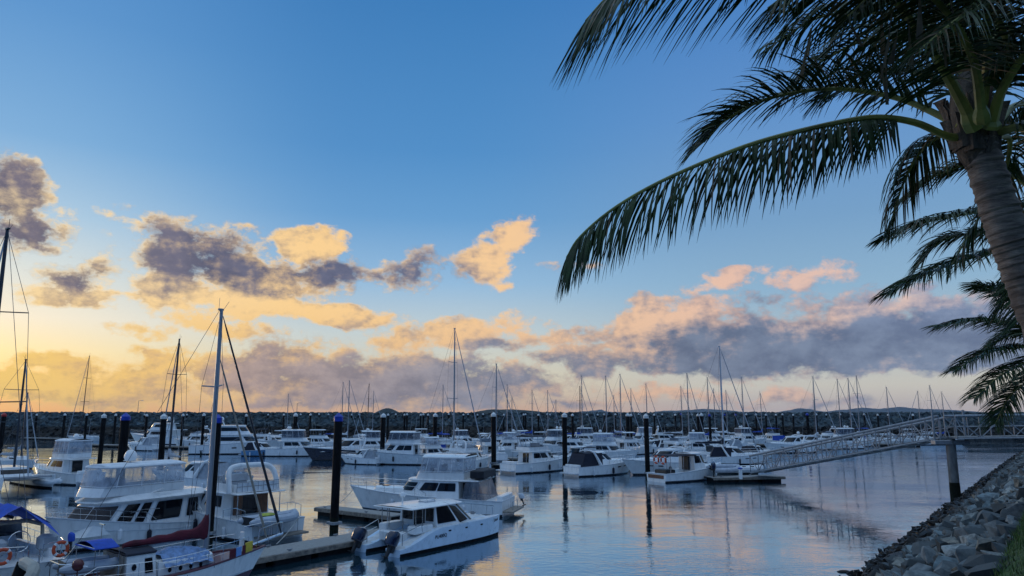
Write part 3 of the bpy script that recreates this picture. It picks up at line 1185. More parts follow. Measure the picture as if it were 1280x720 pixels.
def sport(root, L=10.5, B=3.4, fb=1.7, fs=1.05, hullmat=None, canopy=None, hardtop=False, arch=True, domes=0, rail=True, stripe=None, wh=.95):
    h = Hull(L, B, fb, fs, tw=.86, rake=1.5, draft=.6, pw=2.0)
    h.make(root, [hullmat or WHITE, stripe or NAVY, ANTIF])
    h.deck(root, DECKM)
    h.rub(root, GREYW)
    fenders(root, h, (.2, .5))
    if rail:
        h.rail(root, .5, .99, .5)
    for sg in (1, -1):
        for t in (.58, .70):
            b = MB()
            p, q = h.side(t, h.zs(t) * .68, sg, .012), h.side(t + .06, h.zs(t + .06) * .68, sg, .012)
            b.add([p + Vector((0, 0, -.06)), q + Vector((0, 0, -.05)), q + Vector((.05, 0, .06)), p + Vector((.05, 0, .06))], [(0, 1, 2, 3)])
            b.build('portlight', GLASS, root)
    fd = House(-L * .02, L * .36, B * .38, fs + .05, fs + .62, nose=L * .22, dxf=-.5, dw=.15, wf=.9, p=.85)
    b = MB()
    fd.walls(b)
    fd.cap(b, fd.ring(1), .10)
    b.build('foredeck_trunk', WHITE, root)
    z0 = fs + .5
    c = House(-L * .22, L * .15, B * .39, z0 - .45, z0 + wh, nose=L * .13, dxf=-L * .17, dxr=L * .04, dw=.24, wf=.84, p=.8)
    b = MB()
    c.walls(b)
    c.slab(b, 1.0, .09, .05, .25, .09)
    b.build('cabin', WHITE, root)
    both(root, c, 'side_window', .08, .355, .50, .93, rnd=.3, taper=.15)
    pane(root, c, 'windscreen', .385, .495, .46, .94, rnd=.08)
    pane(root, c, 'windscreen', .505, .615, .46, .94, rnd=.08)
    if arch:
        b = MB()
        for i in (0,):
            xa = -L * .24
            pts = [(xa + .7, B * .42, fs), (xa + .15, B * .41, fs + .9), (xa - .25, B * .36, z0 + wh + .15), (xa - .3, B * .2, z0 + wh + .3), (xa - .3, -B * .2, z0 + wh + .3), (xa - .25, -B * .36, z0 + wh + .15), (xa + .15, -B * .41, fs + .9), (xa + .7, -B * .42, fs)]
            b.tube(pts, [.2, .15, .11, .09, .09, .11, .15, .2], 7)
        b.build('radar_arch', WHITE, root)
    if canopy:
        k = House(-L * .46, -L * .10, B * .41, fs - .05, z0 + wh * .98, nose=.5, dxr=L * .07, dw=.22, wf=.95)
        b = MB()
        k.walls(b)
        k.slab(b, 1.0, .05, .01, 0, .1)
        b.build('cockpit_canopy', canopy, root)
    for q in range(domes):
        dome(root, -L * .24 - .3, (q - (domes - 1) / 2) * .8, z0 + wh + .3, .26, mast=.15)
    aerial(root, -L * .25, B * .3, z0 + wh + .1, 1.9)
    b = MB()
    b.box(-L / 2 - .6, -L / 2 + .06, -B * .40, B * .40, .28, .40)
    b.build('swim_platform', GREYW, root)
    b = MB()
    b.box(-L / 2 + .05, -L / 2 + .5, -B * .34, B * .34, fs - .1, fs + .25)
    b.build('transom_seat', WHITE, root)
    return h


def yacht(root, L=16, B=4.8, hullmat=None, domes=2):
    h = Hull(L, B, 2.5, 1.5, tw=.9, rake=2.0, draft=.9, pw=2.1)
    h.make(root, [hullmat or WHITE, NAVY, ANTIF])
    h.deck(root, DECKM)
    h.rub(root, GREYW, .05)
    h.rail(root, .42, .995, .75)
    c = House(-L * .30, L * .20, B * .42, 1.5, 3.2, nose=L * .10, dxf=-L * .08, dw=.15, wf=.85, p=.75)
    b = MB()
    c.walls(b)
    b.build('cabin', WHITE, root)
    both(root, c, 'saloon_window', .04, .36, .42, .82, rnd=.1)
    pane(root, c, 'windscreen', .385, .495, .40, .86, rnd=.08)
    pane(root, c, 'windscreen', .505, .615, .40, .86, rnd=.08)
    b = MB()
    zr = c.slab(b, 1.0, .16, .25, 1.6, .05)
    b.build('cabin_roof', WHITE, root)
    d = House(-L * .24, L * .10, B * .36, zr - .05, zr + 1.35, nose=L * .07, dxf=-L * .06, dxr=.3, dw=.2, wf=.85, p=.75)
    b = MB()
    d.walls(b)
    d.slab(b, 1.0, .12, .15, .9, .08)
    b.build('upper_deck_house', WHITE, root)
    both(root, d, 'upper_window', .06, .36, .40, .88, rnd=.15, taper=.1)
    pane(root, d, 'upper_windscreen', .39, .61, .40, .88, rnd=.06)
    for sg in (1, -1):
        for t in (.45, .57, .69):
            b = MB()
            p, q = h.side(t, h.zs(t) * .6, sg, .012), h.side(t + .05, h.zs(t + .05) * .6, sg, .012)
            b.add([p + Vector((0, 0, -.12)), q + Vector((0, 0, -.12)), q + Vector((0, 0, .12)), p + Vector((0, 0, .12))], [(0, 1, 2, 3)])
            b.build('portlight', GLASS, root)
    z = zr + 1.5
    b = MB()
    b.tube([(-L * .2, 1.2, z - .1), (-L * .22, 1.0, z + .7), (-L * .22, -1.0, z + .7), (-L * .2, -1.2, z - .1)], .12, 7)
    b.build('radar_arch', WHITE, root)
    for k in range(domes):
        dome(root, -L * .22, (k - (domes - 1) / 2) * 1.1, z + .7, .36, mast=.15)
    aerial(root, -L * .2, .8, z + .6, 3)
    b = MB()
    b.box(-L / 2 - .9, -L / 2 + .06, -B * .42, B * .42, .3, .44)
    b.build('swim_platform', TEAK, root)
    return h


def sailrig(root, x, z0, zt, r=.10, boom=4.2, cover=None, bow=None, stern=None, half=1.5, spread=(.42, .72), jib=None, mast_mat=None, boom_z=None, wire=.014, boom_drop=0.0):
    b = MB()
    b.tube([(x, 0, z0 - .3), (x, 0, lerp(z0, zt, .7)), (x, 0, zt)], [r, r * .95, r * .7], 8)
    b.box(x - .18, x + .12, -.07, .07, zt - .02, zt + .06)
    b.tube([(x - .15, 0, zt), (x - .15, 0, zt + .5)], .012, 4)
    b.tube([(x + .1, -.1, zt + .05), (x + .25, -.3, zt + .35)], .012, 4)
    b.build('mast', mast_mat or ALLOY, root)
    sp = []
    for f in spread:
        b = MB()
        zz = lerp(z0, zt, f)
        hw = half * (.75 if f > .6 else .95)
        b.tube([(x - .25, hw, zz), (x, 0, zz - .05), (x - .25, -hw, zz)], .03, 5)
        sp.append((zz, hw))
        b.build('spreader', mast_mat or ALLOY, root)
    b = MB()
    for sg in (1, -1):
        pts = [(x - .3, sg * half, z0)] + [(x - .25, sg * hw, zz) for zz, hw in sp] + [(x, 0, zt - .1)]
        b.tube(pts, wire, 4)
        b.tube([(x - .6, sg * half * .95, z0), (x, 0, sp[0][0])], wire, 4)
    if stern:
        b.tube([stern, (x - .1, 0, zt)], wire, 4)
    if bow and not jib:
        b.tube([bow, (x + .1, 0, zt - .2)], wire, 4)
    b.build('rigging', WIRE, root)
    if bow and jib:
        b = MB()
        top = Vector((x + .12, 0, zt - .25))
        bb = Vector(bow)
        n = 14
        b.tube([bb.lerp(top, i / n) for i in range(n + 1)], [.04] + [.045 + .04 * (1 - i / n) for i in range(1, n)] + [.02], 7)
        b.build('furled_jib', jib, root)
    if boom:
        bz = boom_z or z0 + 1.1
        b = MB()
        b.tube([(x - .1, 0, bz), (x - boom, 0, bz - boom_drop)], .07, 7)
        b.build('boom', mast_mat or ALLOY, root)
        if cover:
            b = MB()
            n = 16
            rings = []
            for i in range(n + 1):
                u = i / n
                xx = x - .02 - boom * 1.0 * u
                hh = lerp(.42, .16, u ** .7) + .03 * math.sin(u * 23) + (.5 * max(0, 1 - u * 9) ** 1.4)
                ww = lerp(.20, .11, u) + .02 * math.sin(u * 31)
                zc = bz - boom_drop * u
                rings.append([(xx, ww * math.sin(2 * PI * k / 10), zc + hh * .42 + (hh * .62) * math.cos(2 * PI * k / 10)) for k in range(10)])
            b.loft(rings, 0, True, True)
            b.build('sail_cover', cover, root)


def sloop(root, L=11, B=3.4, mast=14, hullmat=None, cover=BLUECAN, dodger=None, jib=WHITECAN, wire=.016, r=.10, mast_mat=None, bimini=None):
    h = Hull(L, B, 1.35, 1.05, tw=.62, rake=1.5, draft=.7, tmax=.45, pw=1.9, srake=.6, wlr=.86, dip=.05)
    h.make(root, [hullmat or WHITE, NAVY, ANTIF])
    h.deck(root, DECKM)
    h.rub(root, GREYW, .025)
    h.rail(root, .02, .985, .62, .014, 10, True, 'guard_rail', .08)
    c = House(-L * .12, L * .24, B * .29, 1.0, 1.62, nose=1.3, dxf=-.5, dxr=.1, dw=.12, wf=.7, p=.85)
    b = MB()
    c.walls(b)
    c.cap(b, c.ring(1), .09)
    b.build('coachroof', WHITE, root)
    both(root, c, 'cabin_window', .10, .34, .45, .80, rnd=.3)
    for sg in (1, -1):
        b = MB()
        b.box(-L * .42, -L * .12, sg * B * .27 - .1, sg * B * .27 + .1, 1.0, 1.42)
        b.build('cockpit_coaming', WHITE, root)
    if dodger:
        k = House(-L * .15, -L * .02, B * .29, 1.45, 2.25, nose=.8, dxf=-.55, dw=.12, wf=.9)
        b = MB()
        k.walls(b, rear=False)
        k.cap(b, k.ring(1), .08)
        b.build('spray_dodger', dodger, root)
    if bimini:
        b = MB()
        k = House(-L * .42, -L * .2, B * .33, 2.6, 2.7, nose=.2, wf=1)
        k.slab(b, 0, .07, 0, 0, .15)
        b.build('bimini', bimini, root)
        b = MB()
        for xx in (-L * .4, -L * .22):
            for sg in (1, -1):
                b.tube([(xx, sg * B * .32, 1.1), (xx, sg * B * .32, 2.62)], .02, 4)
        b.build('bimini_frame', STEEL, root)
    b = MB()
    b.tube([(-L * .36, 0, 1.0), (-L * .36, 0, 1.65)], .05, 5)
    b.tube([(-L * .37, .42 * math.cos(a * PI / 8), 1.75 + .42 * math.sin(a * PI / 8)) for a in range(17)], .018, 4)
    b.build('helm_wheel', STEEL, root)
    x = L * .07
    sailrig(root, x, 1.55, mast, r, L * .36, cover, (L * .49, 0, 1.4), (-L * .47, 0, 1.1), B * .42, jib=jib, wire=wire, mast_mat=mast_mat)
    return h


def wheelhouse(root, L=9.5, B=3.3, hullmat=None):
    h = Hull(L, B, 1.75, .85, tw=.9, rake=1.1, draft=.6, pw=2.2)
    h.make(root, [hullmat or WHITE, NAVY, ANTIF])
    h.deck(root, DECKM, -.25, 0, .55, 'cockpit_sole')
    h.deck(root, DECKM, -.04, .55, 1, 'foredeck')
    h.rub(root, GREYW, .05)
    h.rail(root, .6, .99, .5)
    c = House(-L * .05, L * .20, B * .38, .9, 2.75, nose=.7, dxf=-.9, dw=.12, wf=.9, p=.7)
    b = MB()
    c.walls(b)
    c.slab(b, 1.0, .1, .12, .3, .08)
    b.build('wheelhouse', WHITE, root)
    both(root, c, 'side_window', .03, .36, .50, .92, rnd=.08, taper=.1)
    pane(root, c, 'windscreen', .385, .615, .50, .93, rnd=.05)
    b = MB()
    b.box(-L * .07, -L * .045, -.5, .5, .9, 2.5)
    b.build('cabin_door', BLACK, root)
    b = MB()
    b.box(-L * .42, -L * .03, -B * .42, B * .42, 2.62, 2.70)
    b.build('aft_awning', NAVYCAN, root)
    for xx in (-L * .41, -L * .22):
        for sg in (1, -1):
            b = MB()
            b.tube([(xx, sg * B * .40, .8), (xx, sg * B * .40, 2.65)], .03, 5)
            b.build('awning_post', STEEL, root)
    b = MB()
    b.box(-L / 2 - .01 - .05, -L / 2 + .02, -B * .36, B * .36, .38, .74)
    b.build('transom_panel', M('varnished_transom', (.12, .04, .025), .4, var=.25), root)
    b = MB()
    b.box(-L * .44, -L * .3, -.9, .9, .6, 1.25)
    b.build('engine_box', BLACK, root)
    aerial(root, 0, .6, 2.8, 2.2)
    return h


def inflatable(root, L=3.0, B=1.5, tube=None, floor=None, engine=False, r=.21, hardbow=False):
    b = MB()
    pts = []
    n = 18
    for i in range(n + 1):
        u = i / n
        a = u * PI
        s = abs(u - .5) * 2
        if s > .42:
            x = lerp(L * .12, -L / 2, (s - .42) / .58)
            y = B / 2 - r
        else:
            q = s / .42 * PI / 2
            x = L * .12 + (L * .38 - r * .3) * math.cos(q)
            y = (B / 2 - r) * math.sin(q)
        pts.append((x, y if u < .5 else -y, .3 + .16 * max(0, 1 - s / .42) ** 2))
    b.tube(pts, [r * .35] + [r] * (n - 1) + [r * .35], 10)
    b.build('buoyancy_tube', tube or RUBBER, root)
    b = MB()
    b.add([(-L * .42, -B / 2 + r, .22), (L * .15, -B / 2 + r, .2), (L * .40, 0, .3), (L * .15, B / 2 - r, .2), (-L * .42, B / 2 - r, .22), (-L * .42, 0, .02), (L * .2, 0, .02)],
          [(0, 1, 6, 5), (5, 6, 3, 4), (1, 2, 6), (6, 2, 3)])
    b.build('floor', floor or GREYW, root)
    b = MB()
    b.box(-L * .43, -L * .41, -B / 2 + r, B / 2 - r, .1, .52)
    b.build('transom', BLACK, root)
    if engine:
        m = outboard(root, (-L * .46, 0, .45), .6)


def outboard(root, loc, s=1.0, tilt=0.0, cowl=None):
    x, y, z = loc
    mt = Matrix.Translation(Vector(loc)) @ Matrix.Rotation(tilt, 4, 'Y') @ Matrix.Scale(s, 4)
    b = MB()
    b.box(-.12, .05, -.14, .14, -.25, .12)
    b.tube([(-.16, 0, .05), (-.18, 0, -.4), (-.2, 0, -.75)], [.13, .09, .07], 8)
    b.ell((-.22, 0, -.85), .30, .08, .08, 8, 6)
    b.box(-.42, -.08, -.10, .10, -.55, -.52)
    b.v = [tuple(mt @ Vector(p)) for p in b.v]
    o = b.build('outboard_motor', BLACK, root)
    b = MB()
    rings = []
    for zz, k in ((.0, .82), (.06, 1.0), (.3, 1.06), (.5, 1.0), (.62, .8), (.67, .4)):
        rings.append([(-.2 + k * .34 * math.cos(2 * PI * i / 14) * (1.05), k * .24 * math.sin(2 * PI * i / 14), zz + .05 * math.cos(2 * PI * i / 14)) for i in range(14)])
    b.loft(rings, 0, True, True)
    b.v = [tuple(mt @ Vector(p)) for p in b.v]
    b.build('cowling', cowl or ENGINE, o)
    return o


def lifebuoy(loc, nrm, label, r=.34, group=None):
    nrm = Vector(nrm).normalized()
    q = nrm.to_track_quat('Z', 'Y').to_matrix()
    t = thing('lifebuoy', label, 'lifebuoy', loc, group=group)
    b = MB()
    pts = [q @ Vector((r * math.cos(a * PI / 10), r * math.sin(a * PI / 10), 0)) for a in range(21)]
    b.tube(pts, r * .26, 8, cap=False)
    b.build('ring', ORANGE, t)
    for k in range(4):
        b = MB()
        a = PI / 4 + k * PI / 2
        c = q @ Vector((r * math.cos(a), r * math.sin(a), 0))
        tv = q @ Vector((-math.sin(a), math.cos(a), 0))
        b.tube([c - tv * .05, c + tv * .05], r * .275, 8)
        b.build('band', WHITECAN, t)
    return t


def bearing(az):
    return Vector((math.sin(R(az)), math.cos(R(az)), 0))


# ------------------------------------------------------------------ docks
def dock(p, az, length, width, label, cat='dock', group=None, z=.52):
    "a floating dock starting at p and running along the bearing"
    t = thing('floating_dock', label, cat, (p.x, p.y, 0), az, group)
    b = MB()
    b.box(0, length, -width / 2, width / 2, z - .10, z, .02)
    b.build('deck', DOCKM, t)
    b = MB()
    for sg in (1, -1):
        b.box(-.02, length + .02, sg * (width / 2 + .04) - .05, sg * (width / 2 + .04) + .05, z - .28, z - .03, .02)
    b.build('waler', M('timber_waler', (.20, .17, .14), .8, var=.3, vscale=5), t)
    b = MB()
    x = .2
    while x < length - .4:
        b.box(x, min(x + 2.2, length - .1), -width / 2 + .06, width / 2 - .06, -.25, z - .12, .05)
        x += 2.6
    b.build('float', FLOATM, t)
    b = MB()
    x = .8
    while x < length:
        for sg in (1, -1):
            b.box(x, x + .28, sg * width * .42 - .04, sg * width * .42 + .04, z + .06, z + .11)
            b.box(x + .08, x + .2, sg * width * .42 - .03, sg * width * .42 + .03, z - .01, z + .07)
        x += 4.2
    b.build('cleat', GALV, t)
    return t


d0 = W(430, 673, .5)
dock(d0 - U * 26, AZU, 30, 2.0, 'long grey boardwalk dock behind the burgundy ketch and beside the outboard catamaran')
d2 = W(403, 633, .5)
dock(d2, AZU + 90, 7.6, 1.3, 'short weathered dock between the blue-capped pile and the bow of the outboard catamaran')
front = [(369.5, 569), (479, 580), (617.5, 585), (705.5, 591), (807.5, 597)]


def pile_xy(px, py):
    Y = W(640, py).y
    p = WY(px, 517, Y)
    return Vector((p.x, Y, 0))


for (px, py), lab in zip(front, ('finger dock behind the pile left of the navy-hulled cruiser', 'finger dock in front of the big cruiser with the long black hull cover',
                                 'finger dock left of the white flybridge cruiser with the open transom', 'finger dock between the two white stern-to cruisers in the middle row',
                                 'finger dock left of the white boat with the red-brown transom panel')):
    q = pile_xy(px, py) + V * .8
    dock(q - U * .6, AZU, 12.5, 1.1, lab, group='finger docks of the middle row')
q0, q1 = pile_xy(369.5, 569) + U * 12.5, pile_xy(807.5, 597) + U * 12.8
dock(q0 - V * 6, math.degrees(math.atan2((q1 - q0).x, (q1 - q0).y)), (q1 - q0).length + 14, 2.2, 'main walkway dock behind the middle row of cruisers')
p = W(862, 600, .5)
dock(W(886, 597, .42), 80, 8.0, 2.2, 'wide landing pontoon at the foot of the aluminium gangway')
for a, c, lab in (((30, 549), (112, 551), 'thin far dock in front of the left breakwater beside the dark-sailed sloop'), ((108, 558), (318, 563), 'thin far dock under the row of motor yachts on the left'),
                  ((335, 556), (470, 558), 'thin far dock behind the navy-hulled cruiser'), ((560, 556), (1000, 558), 'long far dock behind the crowded middle rows'), ((1000, 556), (1150, 558), 'far dock seen beneath the gangway')):
    p, q = W(*a), W(*c)
    dock(p, math.degrees(math.atan2((q - p).x, (q - p).y)), (q - p).length, 2.0, lab, group='far docks')

# ------------------------------------------------------------------ mooring piles
def make_pile(key, r, cap, lod):
    t = bpy.data.objects.new('mooring_pile', None)
    COL.objects.link(t)
    n = 14 if lod == 0 else 8
    b = MB()
    b.tube([(0, 0, -2.5), (0, 0, .9), (0, 0, 6.55)], r, n)
    b.build('shaft', PILEM, t)
    b = MB()
    b.tube([(0, 0, -1), (0, 0, .85)], r * 1.04, n)
    b.build('weed_band', PILEBASE, t)
    b = MB()
    b.tube([(0, 0, 6.5), (0, 0, 6.78)], r * 1.12, n)
    b.cone((0, 0, 6.78), r * 1.14, r * .12, r * .95, n)
    b.build('cap', {'w': CAPW, 'b': CAPB, 'r': CAPR}[cap], t)
    if lod == 0:
        b = MB()
        b.box(-r * 1.35, r * 1.35, -r * 1.35, r * 1.35, .45, .62)
        b.build('pile_guide', GALV, t)
    return t


_piles = {}
PG = 'mooring piles of the marina'


def pile(px, py, w, cap, label, group=PG):
    p = pile_xy(px, py)
    dep = p.y
    r = max(.2, w * dep / F_PX / 2) if w else .25
    r = round(min(r, .34), 2)
    lod = 0 if py > 565 else 1
    key = (r, cap, lod)
    if key not in _piles:
        _piles[key] = o = make_pile(key, r, cap, lod)
    else:
        o = copy_tree(_piles[key])
    o.location = (p.x, p.y, random.uniform(-.08, .12))
    o.rotation_euler = (R(random.uniform(-.6, .6)), R(random.uniform(-.6, .6)), random.uniform(0, 6))
    return tag(o, label, 'pile', group)


for a in [(157, 640, 10, 'b', 'thick dark pile with a bright blue cap behind the white cruiser with the tented flybridge'),
          (271, 678, 9.5, 'b', 'thick dark pile with a bright blue cap right beside the ketch mast'),
          (423, 666, 10, 'b', 'tall dark pile with a blue cap standing free by the short dock end'),
          (130, 590, 5.5, 'w', 'dark pile with no bright cap colour left of the thick blue-capped pile'),
          (206, 606, 7, 'w', 'dark pile with a cream cone cap right of the thick blue-capped pile'),
          (5, 573, 8, 'r', 'dark pile with a red cap at the left edge of the marina'),
          (81, 550, 8, 'w', 'stout dark pile with a pale cap behind the small flybridge boat on the left'),
          (46, 549, 0, 'w', 'lone thin pile at the end of the far left dock'),
          (109, 557, 0, 'w', 'dark pile directly in front of the sloop with the dark sail cover'),
          (145, 558, 0, 'w', 'dark pile just left of the thick blue-capped pile in the far row'),
          (184, 560, 0, 'w', 'dark pile in front of the long white motor yacht'),
          (229, 561, 0, 'w', 'dark pile at the bow of the white cruiser next to the motor yacht'),
          (255, 568, 0, 'w', 'dark pile left of the ketch mast before the big white yacht'),
          (308, 563, 0, 'w', 'dark pile against the stern of the big white yacht with domes'),
          (369.5, 569, 5, 'w', 'dark pile in front of the white cruiser with three domes'),
          (479, 580, 6, 'w', 'dark pile in front of the big white cruiser with the wide black window'),
          (544, 571, 5, 'w', 'dark pile beside the blue-canopied boat'),
          (617.5, 585, 6, 'w', 'dark pile left of the white flybridge cruiser in the front row'),
          (705.5, 591, 6, 'w', 'dark pile between the two stern-to white cruisers in the front row'),
          (807.5, 597, 6, 'w', 'dark pile crossing the bow of the white cruiser left of the wheelhouse boat'),
          (784, 566, 5, 'w', 'dark pile behind the cruiser with the dark canopy'),
          (716, 560, 0, 'w', 'dark pile behind the dark-hulled launch'),
          (788.5, 560, 0, 'w', 'thinner dark pile touching the one behind the dark canopy cruiser'),
          (877, 564, 5, 'w', 'stout dark pile above the wheelhouse boat'),
          (872.5, 563, 0, 'w', 'thin dark pile leaning against the stout one above the wheelhouse boat'),
          (887, 561, 0, 'b', 'dark blue-capped pile left of the tall silver mast'),
          (851, 549, 0, 'b', 'far blue-capped pile behind the left end of the gangway rows'),
          (905.5, 549, 0, 'b', 'far blue-capped pile immediately right of the tall silver mast'),
          (919, 551, 0, 'b', 'far blue-capped pile second right of the tall silver mast'),
          (1009, 553, 5, 'b', 'dark blue-capped pile behind the gangway ramp'),
          (1110, 552, 0, 'w', 'dark pile behind the upper end of the gangway'),
          (1141, 553, 0, 'w', 'dark pile under the palm frond tip')]:
    pile(*a)
for px, py in [(355, 549), (388, 553), (485, 554), (506, 548), (509, 548), (526, 549), (529, 549), (535, 552), (579, 546), (629.5, 547), (654.5, 547), (657, 547), (673, 549), (755, 549), (769, 547), (818, 549),
               (844, 551), (933, 549), (945, 550), (957, 548), (970, 547), (978, 548), (991, 547), (1020, 550), (1050, 549), (1080, 550), (1097, 549)]:
    pile(px, py, 0, 'w', 'dark mooring pile with a pale cap rising among the far boats', 'piles rising among the far boats')
for px in (181, 234, 335, 376, 399, 411, 440, 449, 495, 561, 567, 585, 597, 604, 684, 687.5, 734, 747, 798, 828, 865, 1033, 1065):
    pile(px, 545.5, 0, 'w', 'thin far mooring pile close under the breakwater', 'farthest piles under the breakwater')

# ------------------------------------------------------------------ the near boats
NEAR[0] = True
# white cruiser with the tented flybridge
AZ = AZU + 168
f = bearing(AZ)
bw0 = W(68, 692)
root = thing('flybridge_cruiser', 'large white cruiser with clear plastic tent around its flybridge, moored behind the burgundy ketch', 'motorboat', bw0 - f * (9.9 / 2 - .7) * .93, AZ)
root.scale = (.93, .93, .90)
h, zr, fw = flybridge(root, L=9.9, B=4.2, fb=2.05, fs=.80, ch=1.62, cabin=(-.45, .40), canopy='soft', canopy_mat=WHITECAN, clears=CLEAR, domes=0, frontcover=True, overhang=.34, canopy_h=1.12, aerials=2,
                      fly=(-.28, .29), roofext=.25, tw=.94, rake=.8, trunk=False, flyw=.84, skirt=.30, wv=(.26, .90))
b = MB()
b.tube([(.1, .1, zr + 1.5), (.1, .1, zr + 1.98)], .05, 6)
b.box(-.2, .4, -.15, .35, zr + 1.92, zr + 1.96)
b.cone((.1, .1, zr + 1.96), .30, .36, .16, 16)
b.ell((.1, .1, zr + 2.12), .37, .37, .50, 16, 8, half=True)
b.build('radar_dome', WHITE, root)
b = MB()
for sg in (1, -1):
    b.tube([(-2.6, sg * 1.62, zr + .03), (-.4, sg * 1.66, zr + .03)], .02, 5)
    for xx in (-2.6, -.5):
        b.tube([(xx, sg * 1.5, zr + .02), (xx - .5, sg * 1.75, zr + .22)], .02, 5)
b.build('rod_holder', STEEL, root)
b = MB()
for sg in (1, -1):
    b.tube([h.side(i / 10 * .9, h.zs(i / 10 * .9) * .66, sg, .01) for i in range(11)], .025, 5)
b.build('hull_moulding', GREYW, root)
b = MB()
for sg in (1, -1):
    b.tube([(-1.0, sg * 1.62, 1.95), (.2, sg * 1.65, 2.02), (1.0, sg * 1.62, 1.9)], .02, 5)
b.build('grab_rail', STEEL, root)

root_a = root
# white cruiser with the big arch, stern to the dock
AZ = AZU - 90
f = bearing(AZ)
st = W(352, 676)
root = thing('flybridge_cruiser', 'white cruiser with a big rounded arch over its flybridge and a tender across its stern', 'motorboat', st + f * (11.5 / 2 + .35) * .93, AZ)
root.scale = (.93, .93, .93)
archboat = root
h, zr, fw = flybridge(root, L=11.5, B=4.2, fb=1.9, fs=1.15, ch=1.35, cabin=(-.20, .20), canopy=None, arch=False, windows='long', roofext=1.5, aerials=0, fly=(-.22, .08), tw=.9)
b = MB()
pts = []
for i in range(21):
    a = PI * i / 20
    pts.append((fw.xr + .1 + .55 * math.sin(a) ** .7, 1.72 * (abs(math.cos(a)) ** .42) * (1 if math.cos(a) > 0 else -1), zr - .05 + 1.62 * max(0, math.sin(a)) ** .42))
b.tube(pts, .17, 10)
b.build('radar_arch', WHITE, root)
b = MB()
for z in (.62, .36):
    b.tube([(fw.xr - .35, y, zr + z) for y in (-1.5, -.5, .5, 1.5)], .022, 5)
for k in range(9):
    y = -1.5 + k * .375
    b.tube([(fw.xr - .35, y, zr), (fw.xr - .35, y, zr + .62)], .018, 4)
b.build('flybridge_rail', STEEL, root)
b = MB()
b.box(fw.xr - .3, fw.xr - .27, -1.45, 1.45, zr + .06, zr + .58)
b.build('rail_panel', WHITECAN, root)
for y0, y1 in ((-1.5, -.75), (.35, .95)):
    b = MB()
    b.box(-2.42, -2.34, y0, y1, 1.1, 2.45)
    b.build('door_panel', M('varnished_timber', (.14, .06, .03), .35, var=.25, stretch=(1, 6, 1)), root)
b = MB()
pts = [(-5.2, -2.0, 1.1), (-5.2, -2.0, 1.85), (-4.3, -2.02, 1.95), (-3.0, -2.02, 1.75), (-3.0, -2.02, 1.2)]
for sg in (1, -1):
    b = MB()
    b.tube([(x, sg * abs(y), z) for x, y, z in pts], .022, 5)
    for x in (-4.6, -3.8):
        b.tube([(x, sg * 2.02, 1.15), (x, sg * 2.02, 1.9)], .018, 4)
    b.build('cockpit_rail', STEEL, root)
for y in (1.2, -1.2):
    b = MB()
    b.tube([(-6.0, y, .4), (-6.0, y, 1.15), (-6.3, y, 1.25)], .025, 5)
    b.build('davit', STEEL, root)
sp = Vector(archboat.location) - f * (11.5 / 2 + .25) * .93 + Vector((-f.y, f.x, 0)) * .75
t = thing('inflatable_tender', 'grey-blue inflatable tender slung across the stern of the cruiser with the big arch', 'dinghy', (sp.x, sp.y, .95), AZU)
inflatable(t, 3.3, 1.6, RUBBER, M('tender_blue_floor', (.05, .10, .28), .6), r=.24)
b = MB()
b.box(-.6, .2, -.25, .3, .45, .62, .08)
b.build('cushion', M('lime_cushion', (.42, .46, .06), .7, var=.2), t)

# outboard catamaran
AZ = AZU
f = bearing(AZ)
stc = (W(442, 688) + W(499, 698)) / 2
root = thing('power_catamaran', 'white power catamaran with two dark blue outboards and a flat hardtop', 'catamaran', stc + f * 4.3, AZ)


class CatHull(Hull):
    def zs(s, t):
        q = min(1, t / .36)
        q = q * q * (3 - 2 * q)
        return s.fs + (s.fb - .12 - s.fs) * q + .12 * t


L = 8.6
BL = M('cat_topsides', (.62, .74, .86), .28, var=.05, coat=.3)
for sg in (1, -1):
    h = CatHull(L, 1.12, 1.16, .36, tw=.94, rake=.12, draft=.5, tmax=.4, pw=4.2, wlr=.9, y0=sg * 1.22, flare=.2)
    hr = MB()
    h.make(root, [BL, ANTIF, ANTIF], n=20)
    h.deck(root, DECKM, -.02, ins=.01)
    if sg == -1:
        near_h = h
    for t in (.42, .58, .74):
        for s2 in ((1, -1)):
            b = MB()
            p = h.side(t, .88, s2, .012)
            b.ell(p, .13, .015, .045, 8, 4)
            b.build('portlight', GLASS, root)
b = MB()
b.box(-L / 2 + 1.35, L / 2 - 1.0, -.85, .85, .50, .86, .08)
b.build('bridge_deck', WHITE, root)
b = MB()
rows = []
for i in range(9):
    x = lerp(.4, L / 2 - .75, i / 8)
    z = 1.06 + .06 * i / 8
    rows.append([(x, y, z + .06 * (1 - (y / .85) ** 2)) for y in (-.85, -.4, 0, .4, .85)])
b.loft(rows, closed=False)
b.build('foredeck', DECKM, root)
b = MB()
b.box(-L / 2 + .95, -L / 2 + 1.4, -.86, .86, .48, 1.0, .06)
b.build('transom', WHITE, root)
c = House(-1.3, 2.35, 1.42, .86, 2.12, nose=.55, dxf=-1.55, dw=.16, wf=.92, p=.6)
b = MB()
c.walls(b)
b.build('cabin', WHITE, root)
both(root, c, 'side_window', .01, .235, .30, .975, rnd=.03)
both(root, c, 'forward_window', .26, .376, .20, .975, rnd=.05, taper=.2)
pane(root, c, 'windscreen', .385, .497, .24, .96, rnd=.04)
pane(root, c, 'windscreen', .503, .615, .24, .96, rnd=.04)
b = MB()
b.box(-1.36, -1.28, -.5, .25, .9, 2.02)
b.box(-1.355, -1.285, .4, 1.15, 1.35, 2.02)
b.box(-1.355, -1.285, -1.15, -.62, 1.35, 2.02)
b.build('saloon_door', GLASS, root)
b = MB()
zr = c.slab(b, 1.0, .07, .20, 1.75, .05)
b.build('hardtop', WHITE, root)
b = MB()
